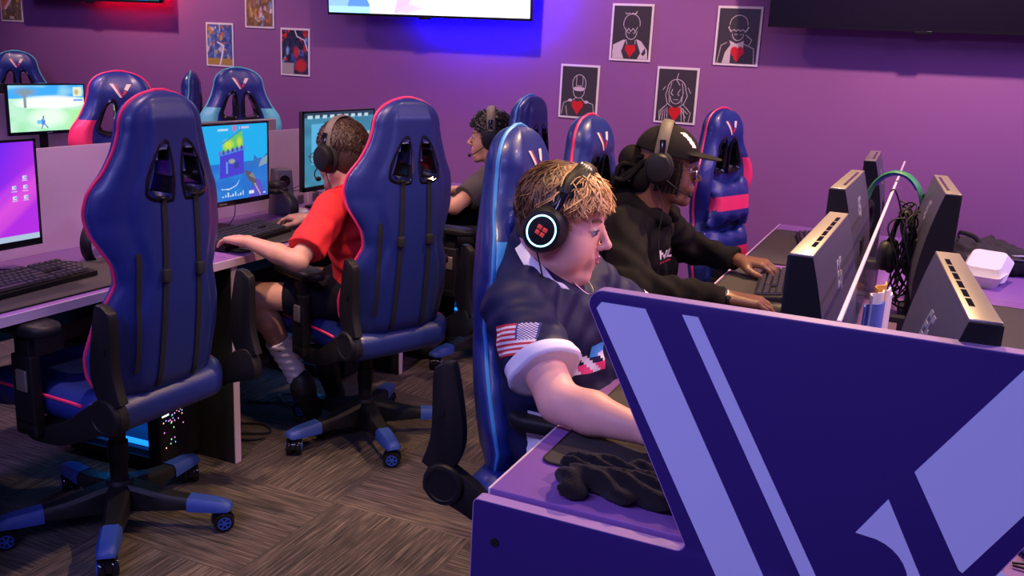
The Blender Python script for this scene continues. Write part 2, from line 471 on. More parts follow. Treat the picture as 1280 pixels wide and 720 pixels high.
# ------------------------------------------------------------------ racing chair (local frame: forward +X, left +Y)
WK = [(0, .195), (.03, .222), (.09, .252), (.17, .266), (.28, .246), (.40, .190), (.47, .205), (.56, .252), (.63, .262), (.69, .248), (.75, .205),
      (.82, .172), (.89, .152), (.94, .140), (.975, .112), (.992, .075), (1.0, .045)]
def cw(v): return float(np.interp(v, [a for a, b in WK], [b for a, b in WK]))
_vs = np.linspace(0, 1, 400); _w = .86*np.array([cw(a) for a in _vs]); _k = np.ones(13)/13
_ws = np.convolve(np.pad(_w, 6, 'edge'), _k, 'valid')
_ws = np.where(_vs > .88, np.interp(.88, _vs, _ws)*np.maximum(.02, 1-(np.maximum(_vs-.88, 0)/.12)**2.5)**.5*(1-.04*np.maximum(_vs-.88, 0)/.12), _ws)
_ws = np.where(_vs < .05, _ws*np.maximum(.5, 1-((.05-_vs)/.062)**3)**.5, _ws)
def cw(v): return float(np.interp(v, _vs, _ws))
BZ0, BH, REC = .47, .83, .045
def spine(v): return -.205-REC*v-.02*math.sin(v*PI*1.3)
def curl(y, v):
    b = np.interp(v, [0, .1, .3, .45, .6, .72, .85, 1], [.6, .9, .7, .42, .80, .75, .35, .15])
    return .74*b*max(0., abs(y)-.072)**1.3
def thick(s, v):
    e = (1-abs(s)**7)**.42*(1-abs(2*v-1)**16)**.5
    return e
def front_x(s, v):
    y = s*cw(v); bol = .030*math.exp(-((abs(s)-.72)/.2)**2)*(1 if v < .76 else np.interp(v, [.76, .85], [1, .2]))
    head = .022*math.exp(-((v-.88)/.07)**2)*(1-s*s*.6)
    return spine(v)+curl(y, v)+(.040+bol+head)*thick(s, v)
def back_x(s, v):
    y = s*cw(v); pan = .010*(1 if abs(s) < .55 else np.interp(abs(s), [.55, .66], [1, 0]))*np.interp(v, [.0, .05, .92, .965], [0, 1, 1, 0])
    return spine(v)+curl(y, v)-(.036+pan)*thick(s, v)
SLOT = [(.026, .828), (.060, .818), (.096, .708), (.086, .678), (.040, .668), (.022, .688)]   # (|y|, v)
def inpoly(x, y, P):
    c = False
    for i in range(len(P)):
        (x0, y0), (x1, y1) = P[i], P[(i+1) % len(P)]
        if (y0 > y) != (y1 > y) and x < (x1-x0)*(y-y0)/(y1-y0)+x0: c = not c
    return c
CH = {}
def chair_meshes():
    # backrest shell with two real openings
    NU, NV = 56, 104
    V = []; F = []; mi = []
    def vid(side, i, j): return (side*(NV+1)+j)*(NU+1)+i
    for side in (0, 1):
        for j in range(NV+1):
            v = j/NV; v = .5-.5*math.cos(PI*v)*(.5)-.5*(1-2*v)*.5
            for i in range(NU+1):
                s = math.sin((i/NU-.5)*PI*.93)/math.sin(.5*PI*.93)
                V.append(((front_x if side == 0 else back_x)(s, v), s*cw(v), BZ0+BH*v))
    V = np.array(V)
    hole = set()
    for j in range(NV):
        for i in range(NU):
            c = V[[vid(0, i, j), vid(0, i+1, j+1)]].mean(0)
            if inpoly(abs(c[1]), (c[2]-BZ0)/BH, SLOT): hole.add((i, j))
    for j in range(NV):
        for i in range(NU):
            if (i, j) in hole: continue
            c = V[[vid(0, i, j), vid(0, i+1, j+1)]].mean(0); v = (c[2]-BZ0)/BH; s = abs(c[1])/cw(v)
            acc = (.44 < v < .735 and s > .60) or (v < .30 and s > .62 and v > .04); rim = s > .86 and .50 < v < .70
            F.append((vid(0, i, j), vid(0, i+1, j), vid(0, i+1, j+1), vid(0, i, j+1))); mi.append(3 if rim else ((2 if c[1] > 0 else 4) if acc else 0))
            F.append((vid(1, i, j), vid(1, i, j+1), vid(1, i+1, j+1), vid(1, i+1, j))); mi.append(1)
    for (i, j) in hole:
        for (di, dj, a, b) in ((-1, 0, (i, j), (i, j+1)), (1, 0, (i+1, j+1), (i+1, j)), (0, -1, (i+1, j), (i, j)), (0, 1, (i, j+1), (i+1, j+1))):
            if (i+di, j+dj) not in hole:
                F.append((vid(0, *a), vid(0, *b), vid(1, *b), vid(1, *a))); mi.append(1)
    for j in range(NV):
        F.append((vid(0, 0, j), vid(0, 0, j+1), vid(1, 0, j+1), vid(1, 0, j))); mi.append(1)
        F.append((vid(0, NU, j+1), vid(0, NU, j), vid(1, NU, j), vid(1, NU, j+1))); mi.append(1)
    for i in range(NU):
        F.append((vid(0, i+1, 0), vid(0, i, 0), vid(1, i, 0), vid(1, i+1, 0))); mi.append(1)
        F.append((vid(0, i, NV), vid(0, i+1, NV), vid(1, i+1, NV), vid(1, i, NV))); mi.append(1)
    me = npmesh('backrest', V, np.array(F)); me.polygons.foreach_set('material_index', np.array(mi, np.int32)); CH['backrest'] = me
    # piping
    mb = MB(); pts = []
    _q = [.01+.98*math.sin(a) for a in np.linspace(0, PI/2, 70)]; L = [(-1, v) for v in _q]+[(s, 1.0) for s in np.linspace(-.8, .8, 5)]+[(1, v) for v in _q[::-1]]
    for s, v in L: pts.append((spine(v)+curl(s*cw(v), v)+.004, s*(cw(v)+.002), BZ0+BH*v+(.002 if v == 1 else 0)))
    mb.tube(pts, .0048, 6); CH['piping'] = mb
    # slot bezels
    bz = {}
    for sg in (1, -1):
        mb = MB(); P = []
        cy = sum(p[0] for p in SLOT)/6; cv = sum(p[1] for p in SLOT)/6
        def off(p, k):
            dy, dz = p[0]-cy, (p[1]-cv)*BH; l = math.hypot(dy, dz); return (p[0]+dy/l*k, p[1]+dz/l*k/BH)
        rings = []
        sp = spline([(a, b, 0) for a, b in SLOT], 4, True); sp = [(q[0], q[1]) for q in sp]
        for k, dx in ((.014, -.034), (.013, -.046), (.004, -.048), (-.006, -.040), (-.006, .052), (.004, .060), (.013, .058), (.014, .046)):
            rings.append([(spine(off(p, k)[1])+dx+curl(off(p, k)[0], off(p, k)[1]), sg*off(p, k)[0], BZ0+BH*off(p, k)[1]) for p in sp])
        n = len(sp); vs = [q for r in rings for q in r]
        fs = [(a*n+i, a*n+(i+1) % n, ((a+1) % 8)*n+(i+1) % n, ((a+1) % 8)*n+i) for a in range(8) for i in range(n)]
        mb.add(vs, fs); bz[sg] = mb
    CH['bezel'] = bz
    # straps down the back
    st = {}
    for sg in (1, -1):
        mb = MB(); L = []
        for v in np.linspace(.66, .03, 30):
            y = sg*np.interp(v, [.03, .66], [.066, .056]); s = y/cw(v); L.append((back_x(s, v)-.004, y, BZ0+BH*v))
        L = [(spine(.70)+.01, sg*.056, BZ0+BH*.672)]+[(back_x(.2, .67)-.010, sg*.056, BZ0+BH*.672)]+L
        mb.tube(L, .0085, 4, flat=(.25, 1), up=(1, 0, 0))
        v = .42; mb.box(back_x(.3, v)-.012, back_x(.3, v)+.004, sg*.061-.012, sg*.061+.012, BZ0+BH*v-.018, BZ0+BH*v+.018, .003)
        st[sg] = mb
    CH['strap'] = st
    mb = MB(); L = []
    for v in np.linspace(.50, .10, 20):
        y = .128; s = y/cw(v); L.append((back_x(s, v)-.001, y, BZ0+BH*v))
    mb.tube(L, .011, 4, flat=(.25, 1), up=(1, 0, 0)); CH['zip'] = mb
    # V badge on the headrest front (cream stroke, thin red stroke, cream right arm with red foot)
    mb = MB()
    def q(poly, mi):
        mb.mi = mi; n = 6; vs = []
        P = poly
        for a in range(n+1):
            t = a/n
            for b in (0, 1):
                p0, p1 = (P[0], P[3]) if b == 0 else (P[1], P[2])
                y = p0[0]+(p1[0]-p0[0])*t; z = p0[1]+(p1[1]-p0[1])*t; v = (z-BZ0)/BH; vs.append((front_x(y/cw(v), v)+.0022, y, z))
        mb.add(vs, [(2*a, 2*a+1, 2*a+3, 2*a+2) for a in range(n)])
    zt, zb = BZ0+BH*.935, BZ0+BH*.862
    q([(-.046, zt), (-.031, zt), (.004, zb), (-.006, zb)][:], 0)
    q([(-.026, zt), (-.021, zt), (.008, zb+.004), (.005, zb+.002)], 1)
    q([(.026, zt), (.046, zt), (.028, zt-.030), (.014, zt-.024)], 0)
    q([(.013, zt-.028), (.026, zt-.034), (.010, zb+.006), (.006, zb+.016)], 1)
    CH['badge'] = mb
    # seat cushion
    s = SDF((-.34, -.34, .36), (.34, .34, .56), .009)
    s.box((.0, 0, .435), (.245, .215, .052), .045, k=.01)
    for sg in (1, -1): s.cap((-.17, sg*.200, .455), (.20, sg*.208, .455), .044, .040, k=.03)
    s.cap((.235, -.2, .44), (.235, .2, .44), .045, k=.04)
    s.ell((0, 0, .54), (.2, .15, .07), k=.04, sub=True)
    CH['seat'] = s
    mb = MB(); P = [(a, b*.865, c) for a, b, c in [(-.16, .282, .475), (-.1, .287, .480), (.12, .287, .480), (.235, .262, .468), (.282, .20, .458), (.29, 0, .455), (.282, -.20, .458), (.235, -.262, .468), (.12, -.287, .48), (-.1, -.287, .48), (-.16, -.282, .475)]]
    mb.tube(spline(P, 6), .005, 6); CH['seatpipe'] = mb
chair_meshes()

def cache(key, fn):
    """same mesh data for every chair, its own object each time"""
    if key not in CH:
        o = fn(); CH[key] = o.data; bpy.data.objects.remove(o)
    return CH[key]

def inst(name, key, fn, mats, parent, loc=None, rz=0):
    me = cache(key, fn); o = bpy.data.objects.new(name, me); COL.objects.link(o); o.parent = parent
    mats = mats if isinstance(mats, (list, tuple)) else [mats]
    for i, m in enumerate(mats):
        o.material_slots[i].link = 'OBJECT'; o.material_slots[i].material = m
    if loc is not None: o.location = loc
    if rz: o.rotation_euler = (0, 0, rz)
    return o

def f_leg():
    mb = MB(); vs = []
    for x, w, z0, z1 in ((.0, .034, .055, .145), (.06, .034, .058, .135), (.15, .030, .064, .112), (.235, .025, .070, .100)):
        vs.append([(x, -w, z0), (x, w, z0), (x, w, z1-.012), (x, w-.010, z1), (x, -w+.010, z1), (x, -w, z1-.012)])
    V = [p for r in vs for p in r]; F = [(a*6+i, a*6+(i+1) % 6, (a+1)*6+(i+1) % 6, (a+1)*6+i) for a in range(3) for i in range(6)]
    mb.add(V, F+[(5, 4, 3, 2, 1, 0), (18, 19, 20, 21, 22, 23)]); return mb.build('leg', M['black'])
def f_tip():
    mb = MB(); vs = []
    for x, w, z0, z1 in ((.215, .030, .064, .106), (.30, .029, .066, .099), (.338, .025, .068, .090), (.345, .018, .072, .084)):
        vs.append([(x, -w, z0), (x, w, z0), (x, w, z1-.012), (x, w-.010, z1), (x, -w+.010, z1), (x, -w, z1-.012)])
    V = [p for r in vs for p in r]; F = [(a*6+i, a*6+(i+1) % 6, (a+1)*6+(i+1) % 6, (a+1)*6+i) for a in range(3) for i in range(6)]
    mb.add(V, F+[(5, 4, 3, 2, 1, 0), (18, 19, 20, 21, 22, 23)]); return mb.build('leg_tip', M['bluecap'])
def f_caster():
    mb = MB(); mb.lathe([(.008, .05), (.008, .068)], 10)
    for sg in (-1, 1): mb.lathe([(.020, sg*.008), (.029, sg*.008), (.0305, sg*.011), (.0305, sg*.024), (.028, sg*.027), (.020, sg*.027)], 24, 'y', (0, 0, .0305))
    mb.prism([(.034*math.cos(q), .034+.032*math.sin(q)) for q in np.linspace(-.2, PI+.2, 14)], -.0075, .0075, 'y')
    return mb.build('caster', M['blackgloss'])
def f_hub():
    mb = MB(); mb.lathe([(.004, -.0264), (.004, .0264)], 12, 'y', (0, 0, .0305))
    for sg in (-1, 1):
        y0, y1 = (sg*.0265, sg*.0285) if sg > 0 else (sg*.0285, sg*.0265)
        mb.lathe([(.006, sg*.0262), (.006, sg*.0295)], 12, 'y', (0, 0, .0305))
        ring = [(.017, sg*.0265), (.017, sg*.029), (.020, sg*.029), (.020, sg*.0265)]
        vs = []; n = 24
        for r, h in ring:
            for k in range(n): vs.append((r*math.cos(2*PI*k/n), h, .0305+r*math.sin(2*PI*k/n)))
        mb.add(vs, [(a*n+k, a*n+(k+1) % n, ((a+1) % 4)*n+(k+1) % n, ((a+1) % 4)*n+k) for a in range(4) for k in range(n)])
        for k in range(6):
            q = 2*PI*k/6; c, d = math.cos(q), math.sin(q)
            mb.prism([(a*c-b*d, .0305+a*d+b*c) for a, b in ((.004, -.0022), (.018, -.0028), (.018, .0028), (.004, .0022))], y0, y1, 'y')
    return mb.build('wheel_hub', M['bluehub'])
def f_column():
    mb = MB(); mb.lathe([(.026, .14), (.026, .21), (.030, .212), (.030, .27), (.024, .272), (.024, .40)], 20)
    mb.lathe([(.045, .06), (.050, .07), (.050, .12), (.036, .15), (.028, .152)], 20); return mb.build('gas_column', M['black'])
def f_mech():
    mb = MB(); mb.box(-.13, .13, -.10, .10, .352, .392, .008); mb.box(-.09, .09, -.055, .055, .335, .36, .005)
    mb.tube([(.02, -.05, .36), (.02, -.24, .355), (.025, -.30, .35)], .006, 8); return mb.build('tilt_mechanism', M['black'])
def f_hinge(sg):
    mb = MB(); y0, y1 = (sg*.238, sg*.268) if sg > 0 else (sg*.268, sg*.238)
    # plate from seat side up along the backrest
    P = spline([(-.300, .485, 0), (-.262, .585, 0), (-.292, .755, 0), (-.312, .775, 0), (-.335, .765, 0), (-.348, .74, 0), (-.345, .60, 0), (-.365, .52, 0)], 6)
    mb.prism([(p[0]+.030+.10*max(0, p[1]-.5)**1.0*.3, p[1]) for p in P], y0, y1, 'y', .004)
    P = spline([(-.245, .415, 0), (-.10, .355, 0), (.02, .345, 0), (.03, .375, 0), (-.10, .420, 0), (-.22, .50, 0), (-.30, .53, 0), (-.33, .45, 0)], 5, True)
    mb.prism([(p[0], p[1]) for p in P], y0*.985, y1*.985, 'y', .004)
    mb.lathe([(.001, sg*.236), (.048, sg*.236), (.052, sg*.242), (.052, sg*.270), (.048, sg*.275), (.040, sg*.276), (.038, sg*.274), (.001, sg*.274)], 32, 'y', (-.275, 0, .475))
    mb.lathe([(.001, sg*.268), (.008, sg*.268), (.009, sg*.2715), (.004, sg*.2715)], 12, 'y', (-.285, 0, .655))
    return mb.build('hinge_cover', M['black'])
def f_pad(sg):
    mb = MB(); P = rr(-.115, .145, sg*.275-.045, sg*.275+.045, .042, 6); bm = bmesh.new()
    n = len(P); L = []
    for z, k in ((.665, .88), (.668, .97), (.676, 1), (.686, 1), (.694, .96), (.698, .86)):
        L += [((p[0]-.015)*k+.015, (p[1]-sg*.275)*k+sg*.275, z) for p in P]
    mb.add(L, [(a*n+i, a*n+(i+1) % n, (a+1)*n+(i+1) % n, (a+1)*n+i) for a in range(5) for i in range(n)]+[tuple(range(n))[::-1], tuple(5*n+i for i in range(n))])
    bm.free(); return mb.build('armrest', M['black'], angle=60)
def f_bracket(sg):
    mb = MB(); mb.box(-.035, .045, sg*.275-.016, sg*.275+.016, .40, .60, .006); mb.box(-.024, .034, sg*.275-.011, sg*.275+.011, .56, .668, .004)
    mb.box(-.03, .04, min(sg*.10, sg*.291), max(sg*.10, sg*.291), .372, .392, .004); mb.box(-.035, .045, sg*.275-.016, sg*.275+.016, .372, .42, .006)
    return mb.build('arm_bracket', M['black'])
def f_lever(sg):
    mb = MB(); mb.box(-.018, .022, sg*.293-.004, sg*.293+.004, .50, .56, .003); return mb.build('height_lever', M['silver'])

def chair(label, x, y, yaw, pipe='pink', accent='navy', dz=0., spin=0., pillows=None, badge=True, rimonly=False, right=True, group='racing chairs around the computer desks'):
    t = thing('gaming_chair', label, 'chair', (x, y, 0), math.radians(yaw), group)
    P, A = M[pipe], M[accent]; N, NB = M['navy'], M['navyback']
    up = (0, 0, dz)
    o = link('backrest', CH['backrest'], [N, NB, N if rimonly else A, A if rimonly else (A if right else N), N if (rimonly or not right) else A], t); o.location = up
    pp = inst('piping', 'k_pipe', lambda: CH['piping'].build('piping', M['pink']), P, o)
    for sg in (1, -1):
        inst('slot_bezel', 'k_bez%d' % sg, lambda: CH['bezel'][sg].build('slot_bezel', M['blackgloss']), M['blackgloss'], o)
        inst('strap', 'k_strap%d' % sg, lambda: CH['strap'][sg].build('strap', M['strap']), M['strap'], o)
    inst('zipper_flap', 'k_zip', lambda: CH['zip'].build('zipper_flap', M['strap']), M['strap'], o)
    if badge: tag(inst('badge', 'k_badge', lambda: CH['badge'].build('badge', [M['cream'], M['redprint']]), [M['cream'], M['redprint']], o), 'cream and red V badge')
    s = inst('seat', 'k_seat', lambda: CH['seat'].build('seat', M['navy'], smooth=2), N, t, up)
    inst('piping', 'k_sp', lambda: CH['seatpipe'].build('piping', M['pink']), P, s)
    inst('gas_column', 'k_col', f_column, M['black'], t)
    inst('tilt_mechanism', 'k_mech', f_mech, M['black'], t, up)
    for sg in (1, -1):
        inst('hinge_cover', 'k_hinge%d' % sg, lambda: f_hinge(sg), M['black'], t, up)
        b = inst('armrest', 'k_pad%d' % sg, lambda: f_pad(sg), M['black'], t, up)
        inst('arm_bracket', 'k_br%d' % sg, lambda: f_bracket(sg), M['black'], b)
        inst('height_lever', 'k_lev%d' % sg, lambda: f_lever(sg), M['silver'], b)
    for k in range(5):
        a = math.radians(spin)+2*PI*k/5
        l = inst('leg', 'k_leg', f_leg, M['black'], t, (0, 0, 0), a)
        tp = inst('leg_tip', 'k_tip', f_tip, M['bluecap'], l)
        c = inst('caster', 'k_cast', f_caster, M['blackgloss'], t, (.315*math.cos(a), .315*math.sin(a), 0), a*2.7+k*1.3)
        inst('wheel_hub', 'k_hub', f_hub, M['bluehub'], c)
    if pillows:
        for (nm, v, hh, hw, cm) in pillows:
            def mk():
                q = SDF((-.12, -.22, -.14), (.12, .22, .14), .008); q.box((0, 0, 0), (.045, hw, hh), .045, k=.005)
                for a in (1, -1):
                    for b in (1, -1): q.ell((0, a*hw*.95, b*hh*.95), (.012, .04, .03), k=.04)
                q.disp(lambda X, Y, Z: .004*np.sin(Y*60+Z*35)*np.exp(-(Y/.09)**2*0-((np.abs(Z)-hh)/.04)**2)); return q.build(nm, [M['navy'], M['sky']], smooth=2, matfn=lambda C: (np.abs(C[:, 2]) < hh*.33).astype(int))
            p = inst(nm, 'k_'+nm+str(hw)+str(hh), mk, [M['navy'], M[cm]], t, (spine(v)+.085, 0, BZ0+BH*v+dz))
            p.rotation_euler = (0, -.13, 0)
    return t
# ------------------------------------------------------------------ room shell
def wallmat():
    m = mat('purple_wall_paint', (.26, .10, .275), .62, bump=.15, bscale=180, var=.03, vscale=1.5); return m
M['wall'] = wallmat()
M['ceil'] = mat('dark_ceiling_tile', (.10, .08, .10), .9)
def carpet():
    m = bpy.data.materials.new('plank_carpet'); m.use_nodes = True; nt = m.node_tree; b = nt.nodes['Principled BSDF']; N = nt.nodes; Lk = nt.links.new
    tc = N.new('ShaderNodeTexCoord'); sp = N.new('ShaderNodeSeparateXYZ'); Lk(tc.outputs['Object'], sp.inputs[0])
    def math_(op, a, b_=None):
        n = N.new('ShaderNodeMath'); n.operation = op
        for i, v in enumerate((a, b_)):
            if v is None: continue
            if isinstance(v, (int, float)): n.inputs[i].default_value = v
            else: Lk(v, n.inputs[i])
        return n.outputs[0]
    T = .5
    fx = math_('FLOOR', math_('DIVIDE', math_('ADD', sp.outputs[0], 20.11), T)); fy = math_('FLOOR', math_('DIVIDE', math_('ADD', sp.outputs[1], 20.17), T))
    ch = math_('FLOORED_MODULO', math_('ADD', fx, fy), 2)
    def streak(sx, sy, seed):
        mp = N.new('ShaderNodeMapping'); Lk(tc.outputs['Object'], mp.inputs[0]); mp.inputs['Scale'].default_value = (sx, sy, 1); mp.inputs['Location'].default_value = (seed, seed, 0)
        n = N.new('ShaderNodeTexNoise'); n.inputs['Scale'].default_value = 1; n.inputs['Detail'].default_value = 4; n.inputs['Roughness'].default_value = .65; Lk(mp.outputs[0], n.inputs['Vector']); return n.outputs['Fac']
    a = streak(5, 130, 1.3); c = streak(130, 5, 7.7)
    mx = N.new('ShaderNodeMix'); Lk(ch, mx.inputs[0]); Lk(a, mx.inputs[2]); Lk(c, mx.inputs[3])
    wn = N.new('ShaderNodeTexWhiteNoise'); cb = N.new('ShaderNodeCombineXYZ'); Lk(fx, cb.inputs[0]); Lk(fy, cb.inputs[1]); Lk(cb.outputs[0], wn.inputs['Vector'])
    fine = N.new('ShaderNodeTexNoise'); fine.inputs['Scale'].default_value = 420; Lk(tc.outputs['Object'], fine.inputs['Vector'])
    s = math_('ADD', math_('ADD', math_('MULTIPLY', mx.outputs[0], 1.15), math_('MULTIPLY', wn.outputs['Value'], .10)), math_('MULTIPLY', fine.outputs['Fac'], .25))
    r = N.new('ShaderNodeValToRGB'); e = r.color_ramp.elements
    e[0].position = .52; e[0].color = (.010, .0085, .008, 1); e[1].position = 1.0; e[1].color = (.17, .13, .105, 1)
    k = r.color_ramp.elements.new(.72); k.color = (.050, .039, .033, 1)
    Lk(s, r.inputs[0]); Lk(r.outputs[0], b.inputs['Base Color']); b.inputs['Roughness'].default_value = .95
    bp = N.new('ShaderNodeBump'); bp.inputs['Strength'].default_value = .6; bp.inputs['Distance'].default_value = .003; Lk(s, bp.inputs['Height']); Lk(bp.outputs[0], b.inputs['Normal'])
    return m
M['carpet'] = carpet()
WX0, WX1, WY0, WY1, WH = -7.6, 3.2, -2.6, 5.1, 3.0
def struct(name, m, *b):
    mb = MB(); mb.box(*b); o = mb.build(name, m, smooth=False); o['kind'] = 'structure'; return o
struct('floor', M['carpet'], WX0-.1, WX1+.1, WY0-.1, WY1+.1, -.1, 0)
struct('ceiling', M['ceil'], WX0-.1, WX1+.1, WY0-.1, WY1+.1, WH, WH+.1)
struct('wall_back', M['wall'], WX0-.1, WX1+.1, WY1, WY1+.1, 0, WH)
struct('wall_front', M['wall'], WX0-.1, WX1+.1, WY0-.1, WY0, 0, WH)
struct('wall_left', M['wall'], WX0-.1, WX0, WY0, WY1, 0, WH)
struct('wall_right', M['wall'], WX1, WX1+.1, WY0, WY1, 0, WH)
struct('baseboard_back', M['black'], WX0, WX1, WY1-.012, WY1, 0, .10)

# ------------------------------------------------------------------ televisions
def tv(label, x0, w, zb, y, pic, strip, led, tilt=4):
    h = w*.565+.02; t = thing('television', label, 'television', (x0+w/2, y, zb), 0, None)
    t.rotation_euler = (math.radians(tilt), 0, 0)
    mb = MB(); mb.box(-w/2, w/2, 0, .035, 0, h, .004); mb.box(-w*.3, w*.3, .03, .07, .12, h*.7, .01); mb.build('housing', M['blackgloss'], t)
    mb = MB(); b = .008
    for q in ((-w/2, w/2, 0, .014), (-w/2, w/2, h-b, h), (-w/2, -w/2+b, 0, h), (w/2-b, w/2, 0, h)): mb.box(q[0], q[1], -.004, .002, q[2], q[3])
    mb.box(-.04, .04, -.006, .004, -.012, .004, .003); mb.build('bezel', M['blackgloss'], t)
    pic.build('screen', w-2*b, h-.022, M['screen'] if led is not None else M['print'], t, Matrix.Translation((0, -.0015, h/2+.003)))
    mb = MB(); mb.box(-.12, .12, .06, .13, .25, .55, .005); mb.build('wall_bracket', M['black'], t)
    if strip:
        sm = mat('led_strip_'+str(len(bpy.data.materials)), strip[0], .5, emit=strip[0], estr=strip[1])
        mb = MB(); z0, z1 = .05, h-.05
        for q in strip[2]:
            if q == 'b': mb.box(-w/2+.05, w/2-.05, .036, .040, z0-.012, z0)
            if q == 'b2': mb.box(-.05, w/2-.05, .036, .040, z0-.012, z0)
            if q == 'r': mb.box(w/2-.05, w/2-.038, .036, .040, z0, z1)
            if q == 't': mb.box(-w/2+.05, w/2-.05, .036, .040, z1-.012, z1)
        mb.build('light_strip', sm, t)
    return t
p = Pic(200, 112, (.95, .95, 1.0)); p.a *= 1.0
p.ell(.08, .10, .13, .22, (.25, .45, .95)); p.ell(.16, .03, .06, .12, (.10, .25, .8)); p.rect(.0, .22, 0, .05, (.35, .65, 1))
p.poly([(.34, .0), (.37, .16), (.44, .13), (.40, .02)], (.75, .45, .95)); p.poly([(.36, .02), (.40, .0), (.50, .05), (.42, .08)], (.8, .5, .8)); p.line([(.42, .08), (.55, .02)], .004, (.6, .5, .9), 1.7)
p.rect(.6, .8, .6, .8, (.6, .7, 1)); p.a *= 1.6
tv('wall-mounted television with a bright white picture and blue glow behind it', -3.50, 1.37, 1.655, 4.965, p, ((.0, .0, 1.0), 480, 'b2 r t'.split()), 1)
p = Pic(200, 112, (.02, .12, .10)); p.rect(0, 1, 0, .3, (.01, .16, .14)); p.rect(.0, .30, 0, .10, (.12, .12, .35)); p.rect(.58, .7, 0, .08, (.01, .10, .02)); p.rect(.85, .92, 0, .09, (.0, .18, .9)); p.rect(.5, .56, 0, .05, (.12, .02, .05))
tv('wall-mounted television showing a dark green picture, red glow at its right edge', -6.16, 1.30, 1.690, 4.965, p, ((1.0, .0, .015), 40, 'b2 r'.split()), 1)
p = Pic(20, 12, (.004, .003, .006))
tv('large switched-off black television high on the wall at the right', -.825, 1.45, 1.668, 4.965, p, None, None)

# ------------------------------------------------------------------ posters
def poster(name, label, x0, x1, z0, z1, pic, group, ang=0, border=.012):
    w, h = x1-x0, z1-z0; t = thing(name, label, 'poster', ((x0+x1)/2, WY1-.003, (z0+z1)/2), 0, group, (0, math.radians(ang), 0))
    mb = MB(); mb.box(-w/2, w/2, -.002, .002, -h/2, h/2); mb.build('sheet', M['paper'], t, smooth=False)
    pic.build('print', w-2*border, h-2*border, M['print'], t, Matrix.Translation((0, -.0035, 0))); return t
W_ = (.62, .56, .52); BK = (.052, .046, .046)
def heart(p, cx, cy, r):
    p.ell(cx-r*.48, cy+r*.3, r*.62, r*.55, (.62, .02, .02)); p.ell(cx+r*.48, cy+r*.3, r*.62, r*.55, (.62, .02, .02)); p.poly([(cx-r*1.05, cy+r*.18), (cx+r*1.05, cy+r*.18), (cx, cy-r*1.05)], (.62, .02, .02))
